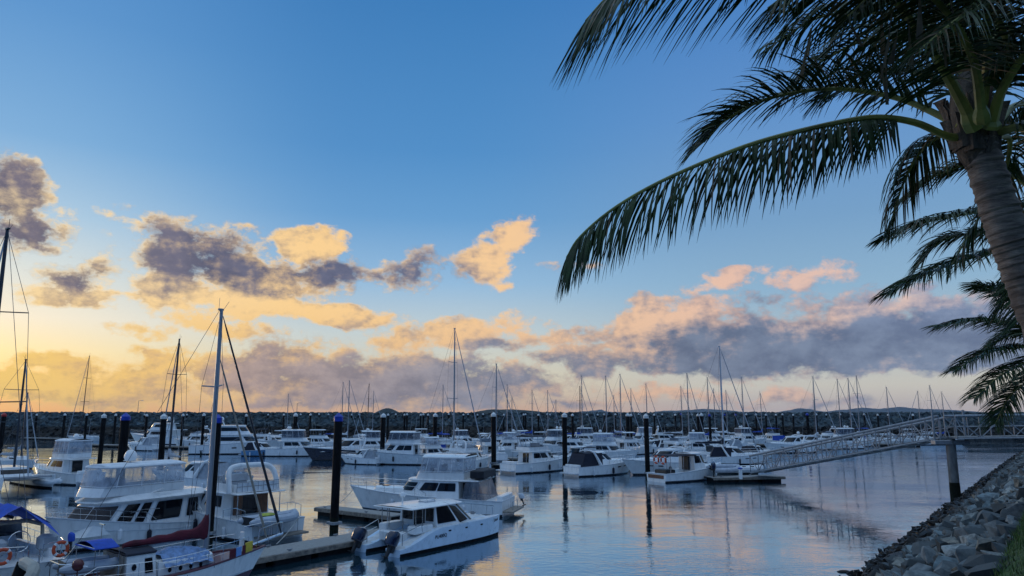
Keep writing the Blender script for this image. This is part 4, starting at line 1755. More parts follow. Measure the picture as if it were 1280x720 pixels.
vis = House(-.2, 1.15, 1.30, zr - .06, zr + .10, nose=.5, dw=.1, wf=.9)
vis.slab(b, 0, .05, .1, 0, .06)
b.build('visor', WHITE, root)
for sg in (1, -1):
    for x, y in ((-2.75, 1.25), (-2.95, .5), (-2.3, 1.3)):
        b = MB()
        b.tube([(x, sg * y, .95), (x, sg * y, 2.12)], .028, 6)
        b.build('hardtop_post', STEEL, root)
b = MB()
b.tube([(-.6 + .55 * math.cos(a * PI / 10), .35 * math.sin(a * PI / 10), zr + .16) for a in range(21)], .018, 5)
for k in range(6):
    b.tube([(-.6 + .55 * math.cos(k * PI / 3), .35 * math.sin(k * PI / 3), zr), (-.6 + .55 * math.cos(k * PI / 3), .35 * math.sin(k * PI / 3), zr + .16)], .014, 4)
b.build('roof_rail', STEEL, root)
b = MB()
b.box(-1.0, -.2, -.28, .28, zr + .04, zr + .10)
b.build('roof_hatch', GREYW, root)
dome(root, -1.5, 1.0, zr, .17, mast=.3)
aerial(root, -1.0, .2, zr, 1.8)
for sg in (1, -1):
    b = MB()
    b.tube([(-L / 2 + .25, sg * .95, .45), (-L / 2 + .25, sg * .95, 1.0), (-L / 2 + .9, sg * .95, 1.15)], .02, 5)
    b.tube([(-L / 2 + .35, sg * 1.5, .5), (-L / 2 + .35, sg * 1.5, 1.05), (-L / 2 + 1.6, sg * 1.6, 1.4), (-L / 2 + 1.7, sg * 1.6, 1.0)], .02, 5)
    b.build('stern_rail', STEEL, root)
for sg in (1, -1):
    b = MB()
    b.box(-2.9, -1.5, sg * 1.05 - .3, sg * 1.05 + .3, .86, 1.28, .06)
    b.build('cockpit_seat', WHITE, root)
b = MB()
P0 = [(3.55, -1.3, 1.2), (3.55, -1.3, 1.62), (3.9, -1.1, 1.66), (3.9, 1.1, 1.66), (3.55, 1.3, 1.62), (3.55, 1.3, 1.2)]
b.tube(P0, .02, 5)
for x, y in ((3.9, -.6), (3.9, .6)):
    b.tube([(x, y, 1.15), (x, y, 1.66)], .018, 4)
for y in (-.5, .5):
    b.tube([(3.2, y - .12, 1.22), (3.2, y + .12, 1.22)], .03, 5)
b.build('bow_rail', STEEL, root)
b = MB()
b.cone((3.3, 0, 1.12), .13, .10, .22, 10)
b.tube([(3.3, -.2, 1.26), (3.3, .2, 1.26)], .05, 6)
b.build('anchor_winch', GALV, root)
outboard(root, (-L / 2 - .02, 1.22, .45), 1.1, .5)
outboard(root, (-L / 2 - .02, -1.22, .45), 1.1, .5)
dark_text = M('dark_lettering', (.01, .012, .03), .5)
h = near_h
tx = .34
p = h.side(tx, .60, -1, .02)
q = h.side(tx + .05, .62, -1, .02)
up = (h.side(tx, .75, -1, .02) - p)
text_part('registration', 'PU400Q', .26, dark_text, root, frame_mtx(p, q - p, up))
p = h.side(.93, .86, -1, .02)
q = h.side(.97, .87, -1, .02)
up = (h.side(.93, .98, -1, .02) - p)
text_part('boat_name', 'Casual', .24, dark_text, root, frame_mtx(p, q - p, up), .35)
text_part('boat_name', 'Casual', .24, dark_text, root, frame_mtx((-L / 2 + .935, 0, .72), (0, -1, 0), (0, 0, 1)), .35)

# white cruiser with the clear flybridge tent beyond the catamaran
AZ = AZU - 113
f = bearing(AZ)
st = W(646, 643)
root = thing('flybridge_cruiser', 'white flybridge cruiser with tented bridge and dark mesh cockpit panel beyond the outboard catamaran', 'motorboat', st + f * (12.2 / 2 + .6), AZ)
h, zr, fw = flybridge(root, L=12.2, B=4.2, fb=1.7, fs=1.05, ch=1.12, cabin=(-.24, .18), canopy='hard', canopy_mat=WHITE, clears=CLEAR, windows='long', overhang=.1, roofext=1.4, canopy_h=1.0, aerials=1,
                      fly=(-.22, .06), flyw=.9)
b = MB()
k = House(-4.9, -3.0, 1.72, 1.0, 2.28, nose=.2, dxr=.5, dxf=-.3, wf=1)
k.walls(b)
b.build('cockpit_curtain', CLEARD, root)
b = MB()
b.box(-4.7, -3.7, -1.6, 1.6, 2.5, 3.05)
b.build('mesh_panel', M('black_mesh', (.012, .014, .02), .75, var=.3), root)
b = MB()
b.tube([(-4.6, -1.7, 2.4), (-4.6, 1.7, 2.4)], .03, 5)
b.tube([(-6.6, -.6, .4), (-6.6, -.6, .95), (-6.6, .8, .95), (-6.6, .8, .4)], .022, 5)
b.build('stern_rail', STEEL, root)
outboard(root, (-6.75, -1.0, .95), .55, .3, GREYW)

icr = root


def mooring_line(p, q, label, sag=.35):
    p, q = Vector(p), Vector(q)
    t = thing('mooring_line', label, 'rope', p, group='mooring lines')
    b = MB()
    b.tube([(q - p) * (i / 10) - Vector((0, 0, sag * 4 * (i / 10) * (1 - i / 10))) for i in range(11)], .022, 5)
    b.build('rope', M('pale_rope', (.45, .44, .40), .9, var=.2), t)


def boat_pt(o, x, y, z):
    m = Matrix.LocRotScale(o.location, o.rotation_euler, o.scale)
    return m @ Vector((x, y, z))


fi = d2 + bearing(AZU + 90) * .8
mooring_line(boat_pt(icr, 5.7, 0, 1.7), (fi.x, fi.y, .6), 'pale mooring line from the short dock to the bow of the tented white cruiser')
fi = d0 - U * .6 + V * -.85
mooring_line(boat_pt(archboat, -5.4, -1.8, 1.2), (fi.x - U.x * 3, fi.y - U.y * 3, .6), 'mooring line from the arch cruiser stern to the long dock', .1)
# burgundy ketch in the foreground
AZ = 40
f = bearing(AZ)
bowp = W(329, 686, 1.4)
bowp.z = 0
L = 11.2
root = thing('sailing_ketch', 'burgundy-hulled steel sailing boat with maroon sail cover and tall mast in the left foreground', 'sailboat', bowp - f * (L / 2 - .1) * .72, AZ)
root.scale = (.72, .85, 1)
ketch = root
h = Hull(L, 3.1, 1.5, 1.2, tw=.6, rake=1.3, draft=.9, tmax=.45, pw=2.0, srake=.5, wlr=.88, dip=.10)
h.make(root, [MAROONH, NAVY, ANTIF, WHITE], n=20)
h.deck(root, M('pale_green_deck', (.42, .46, .44), .7, var=.15), -.10)
b = MB()
for sg in (1, -1):
    b.tube([h.top(i / 20, sg, .0, .02) for i in range(21)], .045, 6)
b.build('toe_rail', MAROONH, root)
b = MB()
b.tube([h.side(.2 + i / 20 * .72, .72, -1, .03) for i in range(21)], .03, 5)
b.build('rub_rail', GREYW, root)
mx = L / 2 - 3.65
c = House(-1.15, 2.3, 1.08, 1.0, 1.62, nose=.6, dxf=-.2, dw=.06, wf=.8, p=.7)
b = MB()
c.walls(b)
c.cap(b, c.ring(1), .08)
b.build('trunk_cabin', WHITE, root)
for a in (.08, .16, .24, .32):
    for aa in (a, 1 - a):
        b = MB()
        p = c.S(aa, .55)
        b.ell((p.x, p.y + (.012 if p.y > 0 else -.012), p.z), .10, .02, .10, 12, 4)
        b.build('porthole', GLASS, root)
dg = House(-2.75, -1.05, 1.12, 1.0, 2.02, nose=.25, dxf=-.15, dw=.08, wf=.95, p=.6)
b = MB()
dg.walls(b)
b.build('doghouse', WHITE, root)
b = MB()
dg.slab(b, 1.0, .08, .08, 0, .06)
b.build('doghouse_roof', NAVYCAN, root)
for sg in (1, -1):
    b = MB()
    b.ell((-2.4, sg * 1.10, 1.62), .12, .025, .12, 12, 4)
    b.build('porthole', GLASS, root)
both(root, dg, 'doghouse_window', .25, .36, .35, .85, rnd=.05)
b = MB()
rows = []
tr2 = random.Random(5)
for i in range(15):
    u = i / 14
    x = lerp(-.9, 1.8, u)
    hgt = .34 * math.sin(PI * min(1, .15 + u * .8)) ** .5
    rows.append([(x + .05 * tr2.uniform(-1, 1), y * (1.06 - .12 * u), 1.48 + (.14 if abs(y) < 1 else -.06) + hgt * (1 - (y / 1.25) ** 2) + .045 * tr2.uniform(-1, 1)) for y in (-1.16, -1.0, -.6, -.2, .2, .6, 1.0, 1.16)])
b.loft(rows, closed=False)
b.build('tarpaulin', PALEBLUECAN, root, ang=80)
sailrig(root, mx, 1.2, 11.25, .135, 4.4, MAROONCAN, (L / 2 + 1.05, 0, 1.95), (-L / 2, 0, 1.2), 1.35, spread=(.69,), jib=DARKMAST, boom_z=2.25, wire=.012, boom_drop=.05)
b = MB()
n = 12
p0, p1 = Vector((L / 2 + .1, 0, 1.8)), Vector((mx + .12, 0, 9.2))
b.tube([p0.lerp(p1, i / n) for i in range(n + 1)], [.03] + [.07 - .03 * i / n for i in range(1, n)] + [.02], 6)
b.build('furled_staysail', TANCAN, root)
b = MB()
b.tube([(L / 2 - .8, 0, 1.62), (L / 2 + 1.15, 0, 1.92)], .06, 7)
for sg in (1, -1):
    b.tube([(L / 2 - 1.1, sg * .75, 1.6), (L / 2 - .9, sg * .7, 2.3), (L / 2 + .3, sg * .38, 2.42), (L / 2 + 1.0, sg * .18, 2.4), (L / 2 + 1.05, 0, 1.95)], .02, 5)
    b.tube([(L / 2 - .1, sg * .42, 1.66), (L / 2 - .05, sg * .42, 2.38)], .02, 5)
    b.tube([(L / 2 + .55, sg * .2, 1.86), (L / 2 + .6, sg * .27, 2.4)], .02, 5)
b.tube([(L / 2 + 1.0, .18, 2.4), (L / 2 + 1.0, -.18, 2.4)], .02, 5)
b.build('pulpit', STEEL, root)
h.rail(root, .05, .86, .62, .013, 10, True, 'guard_rail', .07, close=False)
b = MB()
for t0, t1 in ((.84, .89),):
    P = [h.top(t0, -1, -.05, .05), h.top(t1, -1, -.05, .05), h.top(t1, -1, -.05, .42), h.top(t0, -1, -.05, .42)]
    b.add(P + [p + Vector((0, .10, 0)) for p in P], [(0, 1, 2, 3), (7, 6, 5, 4), (0, 4, 5, 1), (1, 5, 6, 2), (2, 6, 7, 3), (3, 7, 4, 0)])
b.build('rail_locker', YELLOW, root)
for t0, t1, mt in ((.775, .81, M('sky_blue_cloth', (.14, .30, .62), .8)), (.735, .772, MAROONCAN), (.82, .838, MAROONCAN)):
    b = MB()
    P = [h.top(t0, -1, -.04, .02), h.top(t1, -1, -.04, .02), h.top(t1, -1, -.04, .36), h.top(t0, -1, -.04, .36)]
    b.add(P + [p + Vector((0, .06, 0)) for p in P], [(0, 1, 2, 3), (7, 6, 5, 4), (0, 4, 5, 1), (1, 5, 6, 2), (2, 6, 7, 3), (3, 7, 4, 0)])
    b.build('rail_cloth', mt, root)
b = MB()
b.cone((L / 2 - 1.5, 0, 1.45), .14, .12, .75, 10)
b.tube([(L / 2 - 1.5, -.25, 1.95), (L / 2 - 1.5, .25, 1.95)], .04, 6)
b.build('bollard', WHITE, root)
p = h.side(.47, h.zs(.47) * .90 - .08, -1, .02)
q = h.side(.52, h.zs(.52) * .90 - .08, -1, .02)
text_part('registration', 'BN818Q', .27, dark_text, root, frame_mtx(p, q - p, (0, 0, 1)))
b = MB()
k = House(-4.3, -3.0, 1.0, 2.36, 2.46, nose=.2, wf=1)
k.slab(b, 0, .06, 0, 0, .16)
b.build('bimini', BLUECAN, root)
b = MB()
for x in (-4.2, -3.1):
    for sg in (1, -1):
        b.tube([(x, sg * .95, 1.1), (x, sg * .95, 2.4)], .02, 5)
    b.tube([(x, .95, 2.4), (x, -.95, 2.4)], .02, 5)
b.tube([(-3.1, .95, 2.4), (-3.1, .95, 3.0)], .02, 5)
b.tube([(-3.1, .7, 3.0), (-3.1, 1.2, 3.0)], .03, 5)
b.tube([(-4.2, .95, 2.4), (-4.6, 1.2, 1.9)], .02, 5)
for x, y in ((-5.5, .5), (-5.55, -.5)):
    b.tube([(x, y, 1.1), (x, y, 2.0)], .02, 5)
b.tube([(-4.6, 1.2, 1.9), (-5.5, .55, 2.0), (-5.55, -.55, 2.0), (-4.6, -1.2, 1.9)], .022, 5)
b.build('stern_frame', STEEL, root)
b = MB()
b.ell((-4.9, -.9, 1.95), .26, .26, .2, 12, 7)
b.tube([(-4.9, -.9, 1.3), (-4.9, -.9, 1.85)], .03, 5)
b.build('kettle_barbecue', M('dark_red_enamel', (.09, .012, .012), .3), root)
b = MB()
rows = []
for i in range(9):
    u = i / 8
    rows.append([(-2.95 - .06 * math.sin(u * 6), lerp(-1.0, 1.0, v), lerp(1.15, 2.05, u) + .04 * math.sin(v * 9)) for v in (0, .2, .4, .6, .8, 1)])
b.loft(rows, closed=False)
b.build('spray_cloth', TANCAN, root)
ff = bearing(AZ)
lt = Vector((-ff.y, ff.x, 0))
tp = Vector(root.location) - ff * 2.75 + lt * .15
t = thing('inflatable_tender', 'grey inflatable tender stowed under the blue awning on the ketch stern', 'dinghy', (tp.x, tp.y, 1.45), AZ + 6)
inflatable(t, 2.2, 1.3, RUBBER, GREYW, r=.19)
tp = Vector(root.location) - ff * 4.35 + lt * .5
t = thing('inflatable_tender', 'tan and black striped dinghy hung upright off the ketch stern', 'dinghy', (tp.x, tp.y, 1.5), AZ + 100)
t.rotation_euler = (R(75), 0, PI / 2 - R(AZ + 95))
inflatable(t, 2.0, 1.1, M('tan_hypalon', (.36, .34, .29), .6), BLACK, r=.2)

# white sloop at the left edge
AZ = AZU - 90
f = bearing(AZ)
st = W(44, 704, 1.1)
st.z = 0
root = thing('sailing_yacht', 'white sailing yacht with bright blue boom tent and lifebuoys, cut by the left edge', 'sailboat', st + f * (12 / 2 + .2), AZ)
yl = root
L = 12
h = sloop(root, 12, 3.9, 15.9, cover=None, jib=WHITECAN, wire=.013, r=.11, mast_mat=DARKMAST, dodger=GREYCAN)
b = MB()
rows = []
for i in range(11):
    u = i / 10
    x = lerp(.6, -4.3, u)
    rows.append([(x, y, z + .05 * math.sin(i * 1.9 + y * 3)) for y, z in ((-1.25, 2.3), (-.9, 2.6), (-.45, 2.9), (0, 3.15), (.45, 2.9), (.9, 2.6), (1.25, 2.3))])
b.loft(rows, closed=False)
b.add([(-4.3, 0, 3.13), (-4.3, -1.2, 2.3), (-5.6, -1.1, 1.95)], [(0, 1, 2)])
b.build('boom_tent', BLUECAN, root)
b = MB()
k = House(-3.6, -2.0, 1.35, 1.45, 2.35, nose=.4, dxf=-.3, dxr=.3, dw=.1, wf=.95)
for a in (0.02, .36, .64, .98):
    pass
b.tube([(-3.2, 1.4, 1.3), (-3.25, 1.3, 2.2), (-3.2, .7, 2.42), (-3.2, -.7, 2.42), (-3.25, -1.3, 2.2), (-3.2, -1.4, 1.3)], .09, 8)
b.build('bimini_hoop', TANCAN, root)
for y in (-1.0, .9):
    b = MB()
    b.box(-4.9, -4.3, y - .35, y + .35, 1.3, 1.95, .12)
    b.build('winch_cover', GREYCAN, root)
b = MB()
for sg in (1, -1):
    b.tube([(-5.9, sg * .35, 1.1), (-5.95, sg * .35, 1.75), (-5.7, sg * 1.2, 1.78), (-4.6, sg * 1.55, 1.75)], .02, 5)
    b.tube([(-5.7, sg * 1.1, 1.1), (-5.72, sg * 1.15, 1.75)], .02, 5)
b.tube([(-6.05, -.2, .5), (-6.0, -.2, 1.6)], .025, 5)
b.tube([(-6.05, .2, .5), (-6.0, .2, 1.6)], .025, 5)
for z in (.6, .85, 1.1, 1.35):
    b.tube([(-6.03, -.2, z), (-6.03, .2, z)], .02, 5)
b.build('pushpit', STEEL, root)
outboard(root, (-5.95, -1.35, 1.75), .5, .1, BLUECAN)
b = MB()
text_part('boat_name', 'Answer', .26, dark_text, root, frame_mtx((-6.05 + .0, -.85, .86), (0, -1, 0), (.25, 0, 1)), .35)
for y, lab in ((1.15, 'orange lifebuoy at the left end of the stern rail on the blue-tented yacht'), (-.95, 'orange lifebuoy on the right half of the stern rail beside the blue-hooded outboard')):
    q = Vector(yl.location) + f * (-6.08) + Vector((-f.y, f.x, 0)) * y
    lifebuoy((q.x, q.y, 1.5), -f, lab, .27, 'lifebuoys on the left yacht')

# ------------------------------------------------------------------ boats further out
NEAR[0] = False
# sailing catamaran on the left
p = W(20, 611)
AZ = AZU + 92
root = thing('sailing_catamaran', 'white sailing catamaran with a grey sail cover at the left edge, bows towards the viewer', 'catamaran', p - bearing(AZ) * 2.0, AZ)
for sg in (1, -1):
    h = Hull(10.5, 1.3, 1.35, .9, tw=.6, rake=.5, draft=.5, tmax=.45, pw=2.2, y0=sg * 2.1)
    h.make(root, [WHITE, ANTIF, ANTIF])
    h.deck(root, DECKM, -.02)
b = MB()
b.box(-4.4, 1.6, -1.6, 1.6, .75, 1.15, .08)
b.build('bridge_deck', WHITE, root)
c = House(-2.2, 2.0, 1.7, 1.1, 1.85, nose=1.0, dxf=-.7, dw=.2, wf=.9, p=.7)
b = MB()
c.walls(b)
c.slab(b, 1, .06, .05, .8, .06)
b.build('cabin', WHITE, root)
both(root, c, 'side_window', .05, .36, .35, .85, rnd=.15)
pane(root, c, 'windscreen', .40, .60, .35, .85, rnd=.1)
b = MB()
b.box(2.0, 4.6, -1.5, 1.5, .92, .96)
b.build('trampoline', BLACK, root)
b = MB()
b.tube([(4.7, -2.1, 1.2), (4.7, 2.1, 1.2)], .07, 6)
b.build('crossbeam', ALLOY, root)
sailrig(root, .9, 1.9, WY(18, 449, p.y).z, .11, 3.8, GREYCAN, (4.7, 0, 1.25), None, 2.0, jib=GREYCAN, wire=.014, mast_mat=DARKMAST)

protos = {}


def P_fly_open(r):
    flybridge(r, 11, 3.9, 1.85, 1.15, canopy='bimini', canopy_mat=WHITECAN, domes=0)


def P_fly_navy(r):
    flybridge(r, 10.5, 3.7, 1.8, 1.1, canopy='bimini', canopy_mat=NAVYCAN, domes=0, windows='long')


def P_fly_hard(r):
    flybridge(r, 11.5, 4.0, 1.95, 1.2, canopy='hard', canopy_mat=WHITE, clears=CLEARD, domes=2, windows='long')


def P_fly_clear(r):
    flybridge(r, 10, 3.6, 1.8, 1.1, canopy='soft', canopy_mat=WHITECAN, clears=CLEAR, domes=1, windows='long')


def P_fly_arch(r):
    flybridge(r, 11, 3.9, 1.9, 1.1, canopy=None, arch=True, domes=2, windows='long')


def P_fly_blue(r):
    flybridge(r, 9.5, 3.5, 1.7, 1.0, canopy='bimini', canopy_mat=BLUECAN, cockpit_cover=BLUECAN, domes=0)


def P_sport(r):
    sport(r, 10.5, 3.4, domes=1)


def P_sport_dark(r):
    sport(r, 10.0, 3.4, canopy=NAVYCAN)


def P_sport_grey(r):
    sport(r, 8.5, 3.0, canopy=GREYCAN, wh=.9)


def P_sport_navy(r):
    sport(r, 12.5, 3.9, 2.0, 1.2, hullmat=NAVY, domes=2, wh=1.25)


def P_sport_blue(r):
    sport(r, 9.5, 3.2, hullmat=BLUEH, canopy=NAVYCAN)


def P_yacht(r):
    yacht(r)


def P_wheel(r):
    wheelhouse(r)


def P_launch_dark(r):
    wheelhouse(r, 8.5, 3.0, NAVY)


def P_big_cruiser(r):
    L = 12.5
    flybridge(r, L, 4.2, 2.0, 1.3, hullmat=M('cream_topsides', (.60, .64, .66), .3), stripe=NAVY, ch=1.35, canopy='hard', canopy_mat=WHITE, clears=CLEARD, windows='long', domes=0, cabin=(-.22, .16), fly=(-.2, .12), flyw=.95, canopy_h=1.0)


def P_sloop_white(r):
    sloop(r, 11, 3.4, 14, cover=WHITECAN, wire=.013, r=.11, jib=GREYCAN)


def P_sloop_blue(r):
    sloop(r, 11, 3.4, 14, cover=BLUECAN, dodger=NAVYCAN, wire=.013, r=.11, jib=GREYCAN)


def P_sloop_dark(r):
    sloop(r, 11.5, 3.5, 14, cover=NAVYCAN, dodger=BLACK, mast_mat=DARKMAST, wire=.013, r=.11, jib=GREYCAN)


def P_sloop_tall(r):
    sloop(r, 11.5, 3.5, 14, cover=NAVYCAN, dodger=BLACK, wire=.014, r=.13, mast_mat=M('bright_mast', (.42, .47, .54), .4), jib=GREYCAN)


def P_sloop_black(r):
    sloop(r, 11, 3.4, 14, cover=GREYCAN, wire=.018, r=.13, mast_mat=DARKMAST, jib=GREYCAN)


def P_sloop_bimini(r):
    sloop(r, 11, 3.5, 14, cover=BLUECAN, bimini=BLUECAN, wire=.013, r=.11, jib=GREYCAN)


CATS = {'fly': ('flybridge_cruiser', 'motorboat'), 'spo': ('sport_cruiser', 'motorboat'), 'yac': ('motor_yacht', 'motor yacht'), 'whe': ('wheelhouse_boat', 'motorboat'), 'lau': ('motor_launch', 'motorboat'),
        'big': ('flybridge_cruiser', 'motorboat'), 'slo': ('sailing_yacht', 'sailboat')}
MOTOR_G, SAIL_G = 'motorboats berthed in the marina', 'sailing yachts berthed in the marina'


def boat(fn, px, py, az, sc, label, group=None):
    k = fn.__name__
    if k not in protos:
        nm, cat = CATS[k[2:5]]
        r = thing(nm, label, cat)
        fn(r)
        protos[k] = r
    else:
        r = copy_tree(protos[k])
    p = W(px, py)
    r.location = (p.x, p.y, 0)
    r.rotation_euler = (0, 0, PI / 2 - R(az))
    r.scale = (sc, sc, sc)
    tag(r, label, group=group or (SAIL_G if 'slo' in k else MOTOR_G))
    return r


def sail(fn, px, ytop, py, az, label, sc=1.0):
    "a yacht placed by its mast, scaled along its mast to the height seen"
    Y = W(640, py).y
    foot = WY(px, 517 + (py - 517) * .5, Y)
    top = WY(px, ytop, Y).z
    k = fn.__name__
    f = bearing(az)
    r = boat(fn, 640, py, az, sc, label)
    xm = (.07 * (11.5 if 'dark' in k or 'tall' in k else 11)) * sc
    shift = (px - 640) / 5582 * ((ytop + py) / 2 - 517)
    q = WY(px, ytop, Y)
    r.location = (q.x - f.x * xm, Y - f.y * xm, 0)
    # the mast, its rigging and jib get the height of their own yacht
    zs = (top / sc - 1.5) / (14 - 1.5)
    for ch in r.children:
        nm = ch.name.split('.')[0]
        if nm in ('mast', 'rigging', 'furled_jib', 'spreader'):
            ch.scale = (1, 1, zs)
            ch.location = (0, 0, 1.5 * (1 - zs))
    return r


A = AZU
# left and centre, far row
boat(P_yacht, 196, 555, -72, 1.0, 'long white three-level motor yacht between the two near piles on the left')
boat(P_fly_arch, 243, 559, -76, .95, 'white cruiser moored just right of the long motor yacht, bow to the left')
boat(P_yacht, 300, 567, 84, 1.02, 'largest white motor yacht with domes, behind the ketch mast, bow to the right')
boat(P_sport_blue, 334, 570, 96, .85, 'blue-hulled cruiser in front of the big yacht with domes')
boat(P_fly_hard, 376, 570, 93, .95, 'white hardtop cruiser with domes left of the navy hull')
boat(P_sport_navy, 428, 574, -122, 1.0, 'navy-hulled cruiser with sleek white cabin, bow to the left')
boat(P_sport_grey, 449, 580, -70, .78, 'small white runabout with grey canopy in front of the navy-hulled cruiser')
boat(P_big_cruiser, 496, 580, -82, 1.0, 'big pale cruiser with a wide black side window, left of the tallest mast')
boat(P_fly_blue, 557, 570, 25, .85, 'small cruiser with bright blue canopy and curtain just left of the tallest mast')
boat(P_fly_arch, 588, 586, 35, .88, 'white flybridge boat partly hidden behind the tented cruiser, beside the tallest mast')
boat(P_fly_open, 604, 575, -30, .9, 'white cruiser left of the pile in the middle row, behind its neighbour')
boat(P_fly_navy, 676, 589, 52, .98, 'white flybridge cruiser with dark bimini, stern to the open water left of the middle pile')
boat(P_fly_hard, 690, 567, -140, .92, 'white cruiser with smoky bridge tent directly behind the dark-bimini cruiser')
boat(P_launch_dark, 722, 582, -128, .9, 'dark-hulled launch tucked behind the middle pile')
boat(P_sport_dark, 756, 593, 56, 1.0, 'white cruiser under a black cockpit canopy, stern to the open water')
boat(P_fly_clear, 764, 575, 118, .9, 'white cruiser with clear flybridge tent behind the black canopy')
boat(P_sport, 824, 592, -122, 1.08, 'white cruiser with raked windows, bow towards the open water, left of the wheelhouse boat')
w1 = boat(P_wheel, 863, 600, 60, 1.0, 'white wheelhouse boat with red-brown transom panel and black aft awning')
boat(P_sport, 984, 566, -118, 1.12, 'sleek white cruiser with a dark hull shadow just above the gangway ramp')
boat(P_sport_dark, 925, 580, 102, .9, 'cruiser with black canopy behind the white inflatable on the landing')
boat(P_fly_navy, 846, 570, 40, .85, 'white flybridge boat between two dark piles above the wheelhouse boat')
boat(P_sport_dark, 950, 573, 60, .75, 'small boat under a tall black cover behind the gangway foot')
# left, nearer
boat(P_fly_clear, 76, 603, -62, .98, 'white flybridge fisher with clear tent on the far left, stern to the right')
boat(P_sport_grey, 236, 612, -75, 1.0, 'low white cruiser with grey canopy between the tented cruiser and the arch cruiser')
# crowded back rows
back = [(P_fly_arch, 276, 556, -80, .8, 'white cruiser partly hidden behind the big yacht with domes'),
        (P_fly_open, 520, 556, -95, .8, 'small white flybridge boat far behind the big pale cruiser'),
        (P_sport, 536, 558, 110, .8, 'little white sport boat far behind the blue-canopied cruiser'),
        (P_fly_hard, 582, 560, 70, .8, 'far white hardtop cruiser right of the tallest mast'),
        (P_sport, 600, 556, -95, .8, 'far white sport cruiser below the long low hill'),
        (P_fly_navy, 628, 562, 100, .8, 'far flybridge boat with dark bimini right of the middle-row pile'),
        (P_sport_grey, 644, 556, -60, .9, 'far small boat with grey canopy below the low hill crest'),
        (P_fly_open, 657, 560, 60, .8, 'far white flybridge boat behind the dark-bimini cruiser, left of its neighbour'),
        (P_sport, 706, 558, -100, .9, 'far white sport cruiser just behind the middle pile'),
        (P_fly_hard, 738, 557, 120, .85, 'far white hardtop cruiser with smoky tent above the black canopy'),
        (P_sport_grey, 752, 565, -120, .9, 'grey-canopied boat in the row behind the black-canopied cruiser'),
        (P_fly_blue, 776, 562, 40, .8, 'far cruiser with blue cover just behind the paired dark piles'),
        (P_fly_clear, 800, 557, -110, .9, 'far white tented flybridge boat behind the raked-window cruiser'),
        (P_sport, 818, 560, 100, .85, 'far white sport cruiser above the cabin of the raked-window cruiser'),
        (P_fly_arch, 836, 556, 95, .9, 'far pale cruiser with low house in the back row right of the raked-window cruiser'),
        (P_sport_grey, 862, 561, -60, .9, 'far small grey-canopied boat left of the stout pile'),
        (P_fly_open, 896, 557, 110, .85, 'far white flybridge boat behind the tall silver mast'),
        (P_sport, 915, 561, -105, .9, 'far white sport cruiser right of the tall silver mast'),
        (P_fly_hard, 936, 557, 70, .85, 'far white hardtop cruiser behind the covered boat at the gangway foot'),
        (P_fly_blue, 962, 555, -30, .85, 'far cruiser with bright blue cover left of the sleek white cruiser'),
        (P_sport, 1010, 560, -110, .95, 'white sport cruiser half hidden behind the gangway ramp'),
        (P_fly_arch, 1034, 557, -115, .9, 'white arch cruiser behind the gangway below the group of three masts'),
        (P_sport, 1064, 558, -120, .95, 'white sport boat behind the gangway right of the three masts'),
        (P_fly_blue, 1084, 555, 60, .85, 'far boat with blue cover behind the gangway'),
        (P_sport_grey, 1104, 556, -100, .9, 'far small boat with grey canopy right end of the rows behind the gangway'),
        (P_fly_open, 1132, 554, -100, .75, 'last far white flybridge boat on the right, under the gangway head')]
back += [(P_sport_grey, 566, 566, 110, .9, 'grey-canopied boat tucked behind the tallest mast'),
         (P_fly_clear, 632, 568, -60, .85, 'white tented boat behind the dark-bimini cruiser, left side'),
         (P_sport, 652, 563, 100, .9, 'white sport cruiser lying broadside behind the dark-bimini cruiser'),
         (P_fly_arch, 720, 567, 95, .85, 'white arch cruiser broadside behind the dark launch'),
         (P_sport_navy, 742, 562, -100, .7, 'small navy-hulled cruiser in the crowded row behind the black canopy'),
         (P_fly_open, 790, 568, 60, .85, 'white flybridge boat between the paired piles and the raked-window cruiser'),
         (P_sport_dark, 810, 566, -120, .85, 'boat with dark canopy behind the raked-window cruiser'),
         (P_fly_clear, 880, 569, 100, .85, 'white tented flybridge boat behind the wheelhouse boat'),
         (P_sport_grey, 902, 567, -100, .95, 'grey-canopied boat below the tall silver mast'),
         (P_fly_hard, 1050, 561, -112, .9, 'white hardtop cruiser with domes behind the middle of the gangway ramp')]
back += [(P_fly_clear, 264, 561, -78, .85, 'white tented flybridge boat between the two nearer piles left of the ketch mast'),
         (P_sport, 352, 561, 95, .95, 'white sport cruiser behind the hardtop cruiser with domes'),
         (P_fly_open, 404, 561, 90, .85, 'white flybridge boat behind the navy-hulled cruiser, left of the free-standing pile'),
         (P_fly_navy, 322, 556, -85, .8, 'far flybridge boat with dark bimini behind the blue-hulled cruiser'),
         (P_sport_grey, 176, 563, -70, .95, 'grey-canopied runabout in front of the long white motor yacht'),
         (P_fly_hard, 472, 566, 95, .85, 'white hardtop cruiser behind the stern of the big pale cruiser'),
         (P_sport, 528, 567, -85, .95, 'white sport cruiser behind the bow of the tented white cruiser'),
         (P_fly_clear, 545, 577, 60, .8, 'white tented boat right behind the flybridge of the tented white cruiser'),
         (P_sport_grey, 460, 557, 100, .9, 'grey-canopied boat far behind the navy-hulled cruiser')]
for a in back:
    boat(*a)
